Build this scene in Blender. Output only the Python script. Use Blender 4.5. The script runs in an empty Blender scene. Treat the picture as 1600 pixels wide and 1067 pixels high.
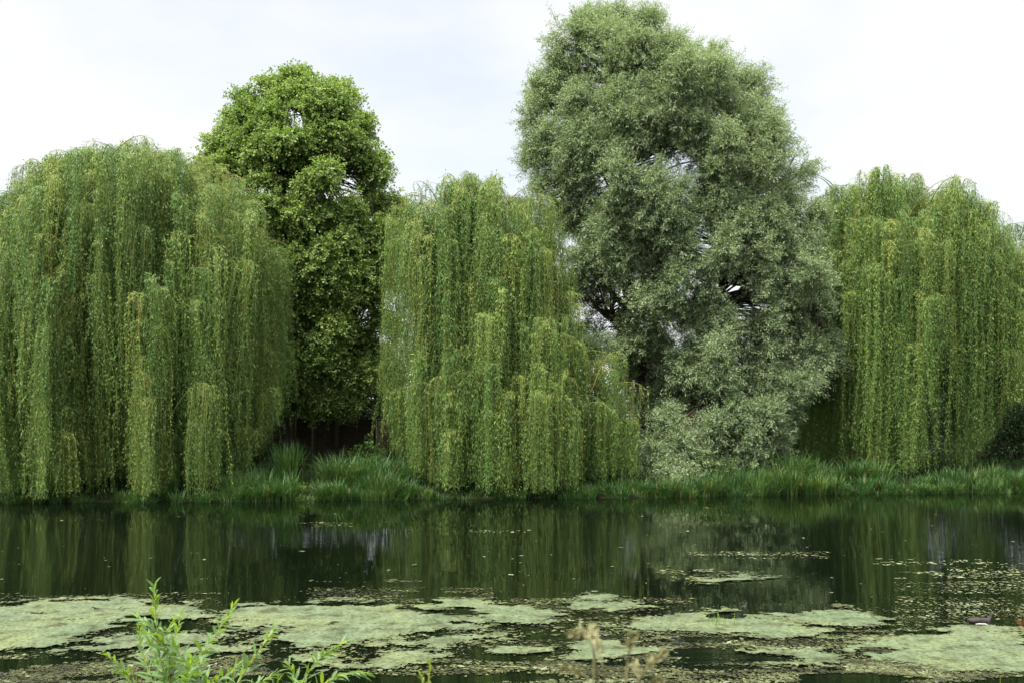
import bpy, math, random
import numpy as np
from mathutils import Vector

# ------------------------------------------------------------------ scene, camera, light
sc = bpy.context.scene
C = sc.collection
PI = math.pi
rad = math.radians
sc.render.engine = 'CYCLES'
sc.cycles.max_bounces = 6
sc.cycles.diffuse_bounces = 3
sc.cycles.glossy_bounces = 3
sc.cycles.transmission_bounces = 3
sc.cycles.use_denoising = True
sc.view_settings.view_transform = 'Standard'
sc.view_settings.look = 'None'
sc.view_settings.gamma = 1
sc.view_settings.exposure = 1.2

F, CX, HY, H = 1556.0, 800.0, 625.0, 3.15      # focal length in photo pixels, centre column, horizon row, eye height
cam_d = bpy.data.cameras.new('camera')
cam_d.sensor_width = 36.0
cam_d.lens = 36.0 * F / 1600.0
cam_d.shift_y = (HY - 533.5) / 1600.0
cam_d.clip_start = 0.1
cam_d.clip_end = 6000
cam_d.dof.use_dof = True
cam_d.dof.focus_distance = 26.0
cam_d.dof.aperture_fstop = 5.6
cam = bpy.data.objects.new('camera', cam_d)
cam.location = (0, 0, H)
cam.rotation_euler = (rad(90), 0, 0)
C.objects.link(cam)
sc.camera = cam

SUN_EL, SUN_AZ = rad(60), rad(222)              # azimuth clockwise from +Y: behind the camera, to its left
world = bpy.data.worlds.new('World')
sc.world = world
world.use_nodes = True
nt = world.node_tree
for n in list(nt.nodes):
    nt.nodes.remove(n)
def N(t, kind, **kw):
    n = t.nodes.new(kind)
    for k, v in kw.items():
        setattr(n, k, v)
    return n
wo = N(nt, 'ShaderNodeOutputWorld')
bg = N(nt, 'ShaderNodeBackground')
bg.inputs['Strength'].default_value = 0.1
sky = N(nt, 'ShaderNodeTexSky', sky_type='NISHITA', sun_disc=False, sun_elevation=SUN_EL, sun_rotation=SUN_AZ)
tc = N(nt, 'ShaderNodeTexCoord')
mp = N(nt, 'ShaderNodeMapping')
mp.inputs['Scale'].default_value = (1.0, 1.0, 2.6)
mp.inputs['Location'].default_value = (0.35, 0.2, 0.1)
cn = N(nt, 'ShaderNodeTexNoise')
cn.inputs['Scale'].default_value = 2.3
cn.inputs['Detail'].default_value = 6
cn.inputs['Roughness'].default_value = 0.52
cr = N(nt, 'ShaderNodeValToRGB')
cr.color_ramp.elements[0].position = 0.36
cr.color_ramp.elements[0].color = (0.66, 0.66, 0.66, 1)
cr.color_ramp.elements[1].position = 0.60
cr.color_ramp.elements[1].color = (1, 1, 1, 1)
sx = N(nt, 'ShaderNodeSeparateXYZ')
mr = N(nt, 'ShaderNodeMapRange')                # an overcast sky is brighter overhead than at the horizon
mr.inputs['From Min'].default_value = 0.42
mr.inputs['From Max'].default_value = 1.0
mr.inputs['To Min'].default_value = 4.62
mr.inputs['To Max'].default_value = 29.0
cc = N(nt, 'ShaderNodeMix', data_type='RGBA', blend_type='MULTIPLY')
cc.inputs[0].default_value = 1.0
cc.inputs[6].default_value = (0.985, 0.99, 1.0, 1)
mx = N(nt, 'ShaderNodeMix', data_type='RGBA')
dt = N(nt, 'ShaderNodeVectorMath', operation='DOT_PRODUCT')
dt.inputs[1].default_value = (math.sin(SUN_AZ) * math.cos(SUN_EL), math.cos(SUN_AZ) * math.cos(SUN_EL), math.sin(SUN_EL))
mg = N(nt, 'ShaderNodeMapRange')                # thin cloud glows around the hidden sun
mg.inputs['From Min'].default_value = 0.25
mg.inputs['To Max'].default_value = 6.0
sm = N(nt, 'ShaderNodeMath', operation='ADD')
L = nt.links.new
L(tc.outputs['Generated'], mp.inputs['Vector'])
L(mp.outputs['Vector'], cn.inputs['Vector'])
L(cn.outputs['Fac'], cr.inputs['Fac'])
L(tc.outputs['Generated'], sx.inputs[0])
L(sx.outputs['Z'], mr.inputs['Value'])
L(tc.outputs['Generated'], dt.inputs[0])
L(dt.outputs['Value'], mg.inputs['Value'])
L(mr.outputs[0], sm.inputs[0])
L(mg.outputs[0], sm.inputs[1])
L(sm.outputs[0], cc.inputs[7])
L(cr.outputs['Color'], mx.inputs[0])
L(sky.outputs[0], mx.inputs[6])
L(cc.outputs[2], mx.inputs[7])
L(mx.outputs[2], bg.inputs['Color'])
L(bg.outputs[0], wo.inputs['Surface'])

sun_d = bpy.data.lights.new('sun', 'SUN')
sun_d.energy = 4.0
sun_d.angle = rad(8)
sun_d.color = (1.0, 0.95, 0.86)
sun = bpy.data.objects.new('sun', sun_d)
sun.rotation_euler = (PI / 2 - SUN_EL, 0, -SUN_AZ + PI)
sdir = Vector((math.sin(SUN_AZ) * math.cos(SUN_EL), math.cos(SUN_AZ) * math.cos(SUN_EL), math.sin(SUN_EL)))
sun.rotation_euler = sdir.to_track_quat('Z', 'Y').to_euler()
sun.location = sdir * 60
C.objects.link(sun)

# ------------------------------------------------------------------ helpers
def at(x, y, Y):
    """the point at distance Y that the photograph shows at pixel (x, y)"""
    return np.array([(x - CX) * Y / F, Y, H - (y - HY) * Y / F])
def onwater(x, y):
    Y = H * F / (y - HY)
    return (x - CX) * Y / F, Y

def _hash(i, j, k, seed):
    n = (i * 374761393 + j * 668265263 + k * 2147483647 + seed * 974711) & 0xffffffff
    n = ((n ^ (n >> 13)) * 1274126177) & 0xffffffff
    n = ((n ^ (n >> 16)) * 2246822519) & 0xffffffff
    return ((n ^ (n >> 15)) & 0xffffff) / float(0xffffff)
def vnoise(p, seed=0):
    """smooth value noise 0..1 at points p (..., 2 or 3)"""
    p = np.asarray(p, float)
    if p.shape[-1] == 2:
        p = np.concatenate([p, np.zeros(p.shape[:-1] + (1,))], -1)
    f = np.floor(p)
    i = f.astype(np.int64)
    t = p - f
    t = t * t * (3 - 2 * t)
    r = 0
    for a in (0, 1):
        for b in (0, 1):
            for c in (0, 1):
                w = (t[..., 0] if a else 1 - t[..., 0]) * (t[..., 1] if b else 1 - t[..., 1]) * (t[..., 2] if c else 1 - t[..., 2])
                r = r + w * _hash(i[..., 0] + a, i[..., 1] + b, i[..., 2] + c, seed)
    return r
def fbm(p, seed=0, o=3):
    p = np.asarray(p, float)
    s, a, t = 0, 1.0, 0
    for k in range(o):
        s = s + a * vnoise(p * 2 ** k, seed + 17 * k)
        t += a
        a *= .5
    return s / t
def unit(v):
    return v / (np.linalg.norm(v, axis=-1, keepdims=True) + 1e-9)

class Geo:
    """collects quads (and a per-face tint) for ONE mesh object"""
    def __init__(s):
        s.v, s.q, s.t, s.n = [], [], [], 0
    def add(s, v, q, tint=0.5):
        v = np.asarray(v, float).reshape(-1, 3)
        q = np.asarray(q, np.int64).reshape(-1, 4)
        s.v.append(v)
        s.q.append(q + s.n)
        s.t.append(np.broadcast_to(np.asarray(tint, float), (len(q),)))
        s.n += len(v)
    def leaves(s, P, D, ln, wd, side, tint):
        """diamond leaves: base P, direction D, half width along side"""
        n = len(P)
        ln = np.broadcast_to(ln, (n,))[:, None]
        wd = np.broadcast_to(wd, (n,))[:, None]
        M = P + D * ln * .42
        V = np.stack([P, M + side * wd * .5, P + D * ln, M - side * wd * .5], 1)
        s.add(V, np.arange(4 * n).reshape(n, 4), tint)
    def tubes(s, P, R, sides=3, tint=0.5):
        """P (S,K,3) polylines, R (S,K) radii"""
        P = np.asarray(P, float)
        if P.ndim == 2:
            P = P[None]
        S, K, _ = P.shape
        R = np.broadcast_to(np.asarray(R, float), (S, K))
        T = unit(np.gradient(P, axis=1))
        ref = np.zeros_like(T)
        ref[..., 0] = .31; ref[..., 1] = 1.0; ref[..., 2] = .17
        A = unit(np.cross(T, ref))
        B = np.cross(T, A)
        an = np.arange(sides) * 2 * PI / sides
        V = P[:, :, None] + R[:, :, None, None] * (A[:, :, None] * np.cos(an)[None, None, :, None] + B[:, :, None] * np.sin(an)[None, None, :, None])
        idx = np.arange(S * K * sides).reshape(S, K, sides)
        a = idx[:, :-1]; b = idx[:, 1:]
        q = np.stack([a, np.roll(a, -1, 2), np.roll(b, -1, 2), b], -1).reshape(-1, 4)
        per = (K - 1) * sides
        tt = np.repeat(np.broadcast_to(np.asarray(tint, float), (S,)), per)
        s.add(V, q, tt)
    def box(s, x0, x1, y0, y1, z0, z1, tint=.5):
        v = [(x, y, z) for z in (z0, z1) for y in (y0, y1) for x in (x0, x1)]
        s.add(v, [(0, 2, 3, 1), (4, 5, 7, 6), (0, 1, 5, 4), (2, 6, 7, 3), (0, 4, 6, 2), (1, 3, 7, 5)], tint)
    def prism(s, pts, n, tint=.5):
        """closed strip between two quads given as 8 points"""
        s.add(pts, [(0, 3, 2, 1), (4, 5, 6, 7), (0, 1, 5, 4), (1, 2, 6, 5), (2, 3, 7, 6), (3, 0, 4, 7)], tint)
    def obj(s, name, mat, parent=None, smooth=False, loc=None):
        v = np.concatenate(s.v); q = np.concatenate(s.q); t = np.concatenate(s.t)
        org = np.zeros(3)
        if parent is not None:
            org = np.array(parent.location)
        elif loc is not None:
            org = np.array(loc)
        me = bpy.data.meshes.new(name)
        me.vertices.add(len(v))
        me.vertices.foreach_set('co', (v - org).astype(np.float32).ravel())
        me.loops.add(q.size)
        me.loops.foreach_set('vertex_index', q.astype(np.int32).ravel())
        me.polygons.add(len(q))
        me.polygons.foreach_set('loop_start', (np.arange(len(q)) * 4).astype(np.int32))
        me.polygons.foreach_set('loop_total', np.full(len(q), 4, np.int32))
        if smooth:
            me.polygons.foreach_set('use_smooth', np.ones(len(q), bool))
        at_ = me.attributes.new('tint', 'FLOAT', 'FACE')
        at_.data.foreach_set('value', t.astype(np.float32))
        me.update(calc_edges=True)
        me.materials.append(mat)
        o = bpy.data.objects.new(name, me)
        C.objects.link(o)
        if parent is not None:
            o.parent = parent
        else:
            o.location = org
        return o

def empty(name, loc, label, cat, group=None):
    o = bpy.data.objects.new(name, None)
    o.empty_display_size = .3
    o.location = [float(a) for a in loc]
    C.objects.link(o)
    o['label'] = label; o['category'] = cat
    if group: o['group'] = group
    return o
def tag(o, label, cat, group=None):
    o['label'] = label; o['category'] = cat
    if group: o['group'] = group
    return o

# ------------------------------------------------------------------ materials
def mat_new(name):
    m = bpy.data.materials.new(name)
    m.use_nodes = True
    t = m.node_tree
    for n in list(t.nodes):
        t.nodes.remove(n)
    return m, t
def ramp(t, cols):
    r = N(t, 'ShaderNodeValToRGB')
    e = r.color_ramp.elements
    while len(e) < len(cols): e.new(0.5)
    for k, (p, c) in enumerate(cols):
        e[k].position = p; e[k].color = (*c, 1)
    return r
def leaf_mat(name, cols, trans=.3, rough=.5, spec=.16, under=None):
    m, t = mat_new(name)
    out = N(t, 'ShaderNodeOutputMaterial')
    a = N(t, 'ShaderNodeAttribute', attribute_name='tint')
    r = ramp(t, cols)
    t.links.new(a.outputs['Fac'], r.inputs[0])
    col = r.outputs[0]
    if under:
        g = N(t, 'ShaderNodeNewGeometry')
        mxx = N(t, 'ShaderNodeMix', data_type='RGBA')
        t.links.new(g.outputs['Backfacing'], mxx.inputs[0])
        t.links.new(col, mxx.inputs[6])
        mxx.inputs[7].default_value = (*under, 1)
        col = mxx.outputs[2]
    p = N(t, 'ShaderNodeBsdfPrincipled')
    p.inputs['Roughness'].default_value = rough
    p.inputs['Specular IOR Level'].default_value = spec
    t.links.new(col, p.inputs['Base Color'])
    tr = N(t, 'ShaderNodeBsdfTranslucent')
    hs = N(t, 'ShaderNodeMix', data_type='RGBA', blend_type='MULTIPLY')
    hs.inputs[0].default_value = 1
    hs.inputs[7].default_value = (1.25, 1.3, .55, 1)
    t.links.new(col, hs.inputs[6])
    t.links.new(hs.outputs[2], tr.inputs['Color'])
    ms = N(t, 'ShaderNodeMixShader')
    ms.inputs[0].default_value = trans
    t.links.new(p.outputs[0], ms.inputs[1])
    t.links.new(tr.outputs[0], ms.inputs[2])
    t.links.new(ms.outputs[0], out.inputs['Surface'])
    return m
def solid_mat(name, c1, c2, scale=6, rough=.8, bump=.0, stretch=(1, 1, 1), spec=.3, detail=5, wave=None):
    m, t = mat_new(name)
    out = N(t, 'ShaderNodeOutputMaterial')
    p = N(t, 'ShaderNodeBsdfPrincipled')
    p.inputs['Roughness'].default_value = rough
    p.inputs['Specular IOR Level'].default_value = spec
    co = N(t, 'ShaderNodeTexCoord')
    ma = N(t, 'ShaderNodeMapping')
    ma.inputs['Scale'].default_value = stretch
    no = N(t, 'ShaderNodeTexNoise')
    no.inputs['Scale'].default_value = scale
    no.inputs['Detail'].default_value = detail
    r = ramp(t, [(.3, c1), (.7, c2)])
    t.links.new(co.outputs['Object'], ma.inputs[0])
    t.links.new(ma.outputs[0], no.inputs['Vector'])
    t.links.new(no.outputs['Fac'], r.inputs[0])
    t.links.new(r.outputs[0], p.inputs['Base Color'])
    if bump:
        b = N(t, 'ShaderNodeBump')
        b.inputs['Strength'].default_value = bump
        b.inputs['Distance'].default_value = .05
        t.links.new(no.outputs['Fac'], b.inputs['Height'])
        t.links.new(b.outputs[0], p.inputs['Normal'])
    t.links.new(p.outputs[0], out.inputs['Surface'])
    return m

M_weep = leaf_mat('weeping willow leaf', [(0, (.044, .098, .025)), (.5, (.104, .178, .041)), (1, (.25, .295, .062))], .34, under=(.108, .178, .06))
M_twig = leaf_mat('golden willow twig', [(0, (.06, .095, .024)), (1, (.19, .17, .04))], .0)
M_lime = leaf_mat('lime leaf', [(0, (.080, .140, .034)), (.5, (.145, .218, .055)), (1, (.25, .32, .095))], .38, rough=.42)
M_silver = leaf_mat('white willow leaf', [(0, (.105, .165, .074)), (.5, (.17, .235, .112)), (1, (.27, .33, .175))], .30, under=(.23, .295, .18))
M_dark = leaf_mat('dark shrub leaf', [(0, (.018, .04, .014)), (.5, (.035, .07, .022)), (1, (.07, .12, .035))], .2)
M_shrub = leaf_mat('shrub leaf', [(0, (.04, .09, .025)), (.5, (.07, .14, .035)), (1, (.15, .22, .05))], .3)
M_sedge = leaf_mat('sedge blade', [(0, (.018, .046, .014)), (.5, (.038, .092, .024)), (.88, (.10, .15, .04)), (1, (.24, .19, .085))], .3, rough=.45)
M_yel = leaf_mat('yellow green leaf', [(0, (.10, .17, .015)), (1, (.19, .27, .025))], .35)
M_shoot = leaf_mat('young shoot leaf', [(0, (.07, .16, .04)), (.5, (.15, .25, .032)), (1, (.31, .40, .03))], .40, rough=.42, under=(.13, .21, .08))
M_stem = leaf_mat('young stem', [(0, (.16, .19, .04)), (1, (.24, .19, .06))], .0)
M_dry = leaf_mat('dry grass', [(0, (.13, .125, .058)), (1, (.21, .20, .10))], .2)
M_rust = leaf_mat('rusty seed', [(0, (.09, .03, .012)), (1, (.17, .065, .028))], .15)
M_bark = solid_mat('willow bark', (.022, .018, .013), (.065, .052, .036), 9, .9, .9, (1, 1, .25))
M_branch = solid_mat('branch bark', (.04, .035, .022), (.09, .075, .045), 9, .9, .4, (1, 1, .25))

# ------------------------------------------------------------------ ground and water
EX = np.array([-400, -20, -9.2, -6, -1, 4, 9, 16, 400.])
EY = np.array([30.2, 30.4, 30.9, 31.5, 31.8, 32.3, 33.4, 34.0, 34.2])
def edge(X):
    return np.interp(X, EX, EY)
def ground_z(X, Y):
    X = np.asarray(X, float); Y = np.asarray(Y, float)
    d = Y - edge(X) + (fbm(np.stack([X * .9, Y * .9], -1), 5) - .5) * .5
    far = np.interp(d, [-6, -1.2, -.15, .05, .5, 2, 5], [-1.6, -1.0, -.35, .0, .14, .40, .6])
    near = np.interp(Y, [-50, 2, 5.6, 7.4, 8.6, 9.6, 12], [1.6, 1.42, 1.22, .45, -.1, -.6, -1.6])
    z = np.maximum(far, near)
    return z + np.where(z > .1, (fbm(np.stack([X * .7, Y * .7], -1), 9) - .5) * .16, 0)
def sheet(xs, ys, zf):
    X, Y = np.meshgrid(xs, ys)
    Z = zf(X, Y)
    V = np.stack([X, Y, Z], -1)
    i = np.arange(X.size).reshape(X.shape)
    q = np.stack([i[:-1, :-1], i[:-1, 1:], i[1:, 1:], i[1:, :-1]], -1)
    return V, q
# far woodland closing the view beyond the gardens
g = Geo()
rw = np.random.default_rng(3)
n = 60000
wx = rw.uniform(-220, 220, n)
top = 5.5 + 4.5 * fbm(np.stack([wx * .09, wx * 0], -1), 12, 4)
wz = .4 + (top - .4) * rw.random(n) ** .75
wp = np.stack([wx, 96 + rw.uniform(-3.5, 3.5, n) * np.sqrt(np.maximum(.05, 1 - (wz / top) ** 2)), wz], -1)
wd_ = unit(rw.normal(0, 1, (n, 3)))
M_wood = leaf_mat('far woodland leaf', [(0, (.022, .045, .016)), (.5, (.045, .08, .026)), (1, (.08, .12, .045))], .2)
g.leaves(wp, wd_, rw.uniform(.35, .9, n), rw.uniform(.3, .6, n), unit(np.cross(wd_, rw.normal(0, 1, (n, 3)))), np.clip(rw.normal(.45, .25, n), 0, 1))
o = g.obj('far_woodland', M_wood); o['kind'] = 'stuff'
g = Geo()
xs = np.concatenate([[-3000, -1200, -400, -150, -70, -40], np.arange(-30, 30.1, .3), [40, 70, 150, 400, 1200, 3000]])
ys = np.concatenate([[-400, -100, -30, -10], np.arange(-4, 13, .3), [15, 20, 26], np.arange(29, 37, .15), np.arange(37.5, 60, 1.5), [70, 100, 200, 500, 1500, 4000]])
g.add(*sheet(xs, ys, ground_z))
M_soil = solid_mat('bank soil and grass', (.007, .007, .004), (.014, .020, .007), 1.6, 1.0, .6, spec=.02)
o = g.obj('ground', M_soil, smooth=True); o['kind'] = 'structure'

m, t = mat_new('river water')
out = N(t, 'ShaderNodeOutputMaterial')
p = N(t, 'ShaderNodeBsdfPrincipled')
p.inputs['Base Color'].default_value = (.0018, .0032, .0014, 1)
p.inputs['Roughness'].default_value = .012
p.inputs['IOR'].default_value = 1.33
co = N(t, 'ShaderNodeTexCoord')
ma1 = N(t, 'ShaderNodeMapping'); ma1.inputs['Scale'].default_value = (.9, 5.5, 1)
n1 = N(t, 'ShaderNodeTexNoise'); n1.inputs['Scale'].default_value = 1.0; n1.inputs['Detail'].default_value = 3
ma2 = N(t, 'ShaderNodeMapping'); ma2.inputs['Scale'].default_value = (.35, 1.1, 1); ma2.inputs['Rotation'].default_value = (0, 0, .25)
n2 = N(t, 'ShaderNodeTexNoise'); n2.inputs['Scale'].default_value = .6; n2.inputs['Detail'].default_value = 2
n3 = N(t, 'ShaderNodeTexNoise'); n3.inputs['Scale'].default_value = .12; n3.inputs['Detail'].default_value = 2
r3 = N(t, 'ShaderNodeMapRange'); r3.inputs['From Min'].default_value = .4; r3.inputs['From Max'].default_value = .65
r3.inputs['To Min'].default_value = .15; r3.inputs['To Max'].default_value = 1.0
mul = N(t, 'ShaderNodeMath', operation='MULTIPLY')
ad = N(t, 'ShaderNodeMath', operation='MULTIPLY_ADD'); ad.inputs[1].default_value = 1.2
bu = N(t, 'ShaderNodeBump'); bu.inputs['Strength'].default_value = 1.0; bu.inputs['Distance'].default_value = .0035
t.links.new(co.outputs['Object'], ma1.inputs[0]); t.links.new(ma1.outputs[0], n1.inputs['Vector'])
t.links.new(co.outputs['Object'], ma2.inputs[0]); t.links.new(ma2.outputs[0], n2.inputs['Vector'])
t.links.new(co.outputs['Object'], n3.inputs['Vector']); t.links.new(n3.outputs['Fac'], r3.inputs['Value'])
t.links.new(n1.outputs['Fac'], mul.inputs[0]); t.links.new(r3.outputs[0], mul.inputs[1])
t.links.new(n2.outputs['Fac'], ad.inputs[0]); t.links.new(mul.outputs[0], ad.inputs[2])
t.links.new(ad.outputs[0], bu.inputs['Height']); t.links.new(bu.outputs[0], p.inputs['Normal'])
t.links.new(p.outputs[0], out.inputs['Surface'])
g = Geo()
g.add([(-3000, 6, 0), (3000, 6, 0), (3000, 38, 0), (-3000, 38, 0)], [(0, 1, 2, 3)])
o = g.obj('water', m); o['kind'] = 'structure'

# ------------------------------------------------------------------ trees
def bez(p0, p1, p2, p3, k):
    t = np.linspace(0, 1, k)[:, None]
    return (1 - t) ** 3 * p0 + 3 * (1 - t) ** 2 * t * p1 + 3 * (1 - t) * t ** 2 * p2 + t ** 3 * p3

class Env:
    """crown envelope: silhouette rows (photo row, left, right) at the trunk's distance, and depth"""
    def __init__(s, rows, Y, depth):
        s.Y = Y
        rows = sorted(rows, reverse=True)
        s.z = np.array([H - (r[0] - HY) * Y / F for r in rows])
        l = np.array([(r[1] - CX) * Y / F for r in rows]); rr = np.array([(r[2] - CX) * Y / F for r in rows])
        s.c = (l + rr) / 2; s.r = (rr - l) / 2
        s.depth = depth
        up = sorted(rows)                                # the dome's outline: tops of the crown along its width
        le = [r for k, r in enumerate(up) if all(r[1] < q[1] for q in up[:k])]
        ri = [r for k, r in enumerate(up) if all(r[2] > q[2] for q in up[:k])]
        s.ox = np.array([r[1] for r in le][::-1] + [r[2] for r in ri], float)
        s.oy = np.array([min(r[0], up[0][0] + 130) for r in le][::-1] + [min(r[0], up[0][0] + 130) for r in ri], float)
    def xc(s, z): return np.interp(z, s.z, s.c)
    def rx(s, z): return np.interp(z, s.z, s.r)
    def ry(s, z): return np.minimum(s.rx(z) * s.depth, s.depth * s.r.max())
    def sample(s, rng, n, z0=None, back=.22, fr=(.55, 1.0), pw=.5, even=False):
        zz = np.linspace(s.z[0] if z0 is None else z0, s.z[-1], 200)
        w = s.rx(zz) + .3 * s.r.max()
        cdf = np.cumsum(w); cdf /= cdf[-1]
        k = np.arange(n)
        z = np.interp((.5 + k * .7548776662) % 1 if even else rng.random(n), cdf, zz)
        u = ((.5 + k * .5698402910) % 1) * 2 - 1 if even else rng.uniform(-1, 1, n)
        f = fr[0] + (fr[1] - fr[0]) * rng.random(n) ** pw
        sy = np.sqrt(1 - u * u) * np.where(rng.random(n) < back, 1, -1)
        dx, dy = u, sy
        fx_ = 1 - (1 - f) * (1 - np.abs(u) ** 3)
        P = np.stack([s.xc(z) + s.rx(z) * dx * fx_, s.Y + s.ry(z) * dy * f, z], -1)
        Nn = unit(np.stack([dx, dy, np.zeros(n)], -1))
        return P, Nn, f

def weeping_willow(label, base, env, ends, seed, ncasc, nst=(10, 23), wisps=14, zlow=2.6, extra=None, group='weeping willows', spacing=.033, limbs=9, tintshift=0, perches=None, endvar=.16, fills=None):
    rng = np.random.default_rng(seed)
    base = np.array(base, float)
    T = empty('weeping_willow', base, label, 'tree', group)
    ex = np.array([e[0] for e in ends], float); ey = np.array([e[1] for e in ends], float)
    def zend(P):                         # how far down the strands reach, by where they hang
        px = CX + P[:, 0] * F / P[:, 1]
        y = np.interp(px, ex, ey)
        z = H - (y - HY) * env.Y / F * (P[:, 1] / env.Y)
        return np.maximum(z, np.maximum(ground_z(P[:, 0], P[:, 1]), 0) + .04)
    ztop = env.z[-1]
    tw = Geo(); lf = Geo(); wood = Geo(); br = Geo()
    # trunk and main limbs
    fork = base + np.array([0, 0, 2.2])
    tp = bez(base + [0, 0, -.3], base + [.1, 0, .8], fork + [-.1, 0, -.6], fork, 8)
    wood.tubes(tp, np.linspace(.55, .42, 8) * np.array([1.25, 1.1, 1, 1, 1, 1, 1, 1]), 12)
    tips = []
    for k in range(limbs):
        a = k * 2 * PI / limbs + rng.uniform(-.3, .3)
        hz = base[2] + rng.uniform(.55, .93) * (ztop - base[2])
        f = rng.uniform(.3, .6)
        e = np.array([env.xc(hz) + env.rx(hz) * f * math.cos(a), env.Y + env.ry(hz) * f * math.sin(a), hz])
        cpts = bez(fork, fork + [0, 0, 1.5], e + [-(e[0] - fork[0]) * .35, -(e[1] - fork[1]) * .35, -1.0], e, 10)
        wood.tubes(cpts, np.linspace(.26, .06, 10), 7)
        tips.append(cpts)
    tips = np.concatenate([c[3:] for c in tips])
    # arching boughs, each carrying a fall of hanging strands
    GP, GN, FR = env.sample(rng, ncasc // 10, z0=zlow, back=.14, fr=(.55, 1.0), pw=.42)
    AP = np.repeat(GP, 5, 0); NN = np.repeat(GN, 5, 0)
    EP, EN, FR = env.sample(rng, ncasc // 2, z0=zlow, back=.14, fr=(.4, 1.0), pw=.5, even=True)
    AP = np.concatenate([AP, EP]); NN = np.concatenate([NN, EN])
    ncasc = len(AP)
    AP = AP + rng.normal(0, 1, (ncasc, 3)) * [.38, .38, .75]
    AP[:, 2] = np.clip(AP[:, 2], zlow - .4, ztop + .1)
    for _ in range(40):                                     # nothing sticks out of the dome
        o_ = (np.abs(AP[:, 0] - env.xc(AP[:, 2])) > env.rx(AP[:, 2]) * 1.02) & (AP[:, 2] > zlow + 1)
        AP[o_, 2] -= .15
    slot = vnoise(AP * [1.6, .4, .13], seed + 5)            # upright hollows between the falls of strands
    keep = slot > .47 * np.clip(1.25 - (AP[:, 2] - zlow) / (ztop - zlow), 0, 1)
    AP, NN = AP[keep], NN[keep]
    ncasc = len(AP)
    lim = env.rx(AP[:, 2]) * 1.03
    AP[:, 0] = np.clip(AP[:, 0], env.xc(AP[:, 2]) - lim, env.xc(AP[:, 2]) + lim)
    if fills:                                               # falls that close the lower skirt
        E = np.repeat(np.array(fills), 3, 0)
        E = E + rng.normal(0, 1, E.shape) * [.22, .3, .35]
        AP = np.concatenate([AP, E])
        NN = np.concatenate([NN, unit((E - [env.xc(2.), env.Y, 0]) * [1, 1, 0])])
        ncasc = len(AP)
    jobs = [(AP[i], NN[i], rng.integers(nst[0], nst[1]), 1.0, 0) for i in range(ncasc)]
    for i in range(wisps):                # thin whips standing above the dome
        z = rng.uniform(.86, 1.0) * (ztop - zlow) + zlow
        u = rng.uniform(-.95, .95)
        ap = np.array([env.xc(z) + env.rx(z) * u, env.Y + rng.uniform(-.25, .4) * env.ry(z), z + rng.uniform(-.25, .35)])
        jobs.append((ap, unit(np.array([u + rng.uniform(-.4, .4), rng.uniform(-.6, .3), 0])), rng.integers(8, 14), .5, 1))
    for e in (extra or []):
        jobs.append((np.array(e[0]), unit(np.array(e[1], float)), e[2], e[3], 1))
    for ap, nn, ns, ls, wisp in jobs:
        ap = np.array(ap, float)
        over = np.interp(CX + ap[0] * F / ap[1], env.ox, env.oy) + (rng.uniform(-52, -14) if wisp else rng.uniform(-30, 2)) - (HY - (ap[2] - H) * F / ap[1])
        if over > 0: ap[2] -= over * ap[1] / F             # boughs nearer the bank keep to the same dome
        up = rng.uniform(.3, .9)
        reach = rng.uniform(.9, 1.7) * (.7 if wisp else 1)
        yaw = rng.uniform(-.5, .5)
        nn = np.array([nn[0] * math.cos(yaw) - nn[1] * math.sin(yaw), nn[0] * math.sin(yaw) + nn[1] * math.cos(yaw), 0])
        p3 = ap
        p0 = ap - nn * reach * 1.5 + [0, 0, -rng.uniform(.6, 1.5)]
        bc = bez(p0, p0 + (ap - p0) * .35 + [0, 0, up * .9], ap - nn * .55 + [0, 0, up * .55], ap + [0, 0, -.12], 10)
        br.tubes(bc, np.linspace(.024, .004, 10) * (.42 if wisp else 1), 5, tint=rng.uniform(0, 1) ** 1.6)
        # join the bough to the nearest limb
        if not wisp or rng.random() < .7:
            j = tips[np.argmin(((tips - p0) ** 2).sum(1) + np.where(tips[:, 2] > p0[2] + .3, 30, 0))]
            br.tubes(bez(j, j + (p0 - j) * .4 + [0, 0, .3], p0 + (j - p0) * .3, p0, 7), np.linspace(.045, .026, 7) * (.7 if wisp else 1), 5, tint=.1)
        # strands
        t = rng.uniform(.08 if wisp else .3, 1.0, ns) ** .8
        k0 = t * 9; ki = np.minimum(k0.astype(int), 8)
        st = bc[ki] + (bc[ki + 1] - bc[ki]) * (k0 - ki)[:, None]
        lat = np.array([-nn[1], nn[0], 0])
        st = st + lat[None] * rng.normal(0, .09, ns)[:, None]
        sgn = rng.normal(0, 1, ns)
        d0 = unit(nn[None] * rng.uniform(.2, 1, ns)[:, None] + lat[None] * sgn[:, None] * .7)
        a = rng.uniform(.06, .26, ns)[:, None]
        zmax = st[:, 2]
        avail = np.maximum(zmax - zend(st + d0 * a), .15)
        Ls = np.clip(rng.gamma(3.2, 1.05 * ls, ns) * rng.uniform(.6, 1.35), .4 * ls, 6.5)
        low = avail < 3.6
        Ls = np.where(low & (rng.random(ns) < .8) & (wisp == 0), avail - rng.exponential(endvar, ns), Ls)
        Ls = np.clip(np.minimum(Ls, avail - rng.exponential(.10, ns)), .12, None)
        K = 10
        s_ = np.linspace(0, 1, K)[None] * Ls[:, None]
        ea = 1 - np.exp(-s_ / a)
        hump = rng.uniform(0, .5, ns)[:, None]
        P = st[:, None] + d0[:, None] * (a * ea)[..., None]
        P[..., 2] -= np.maximum(s_ - a * ea * (1 + hump), -.3)
        ph = rng.uniform(0, 6.28, ns)[:, None]; ph2 = rng.uniform(0, 6.28)
        lean = rng.normal(0, .05)
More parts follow.
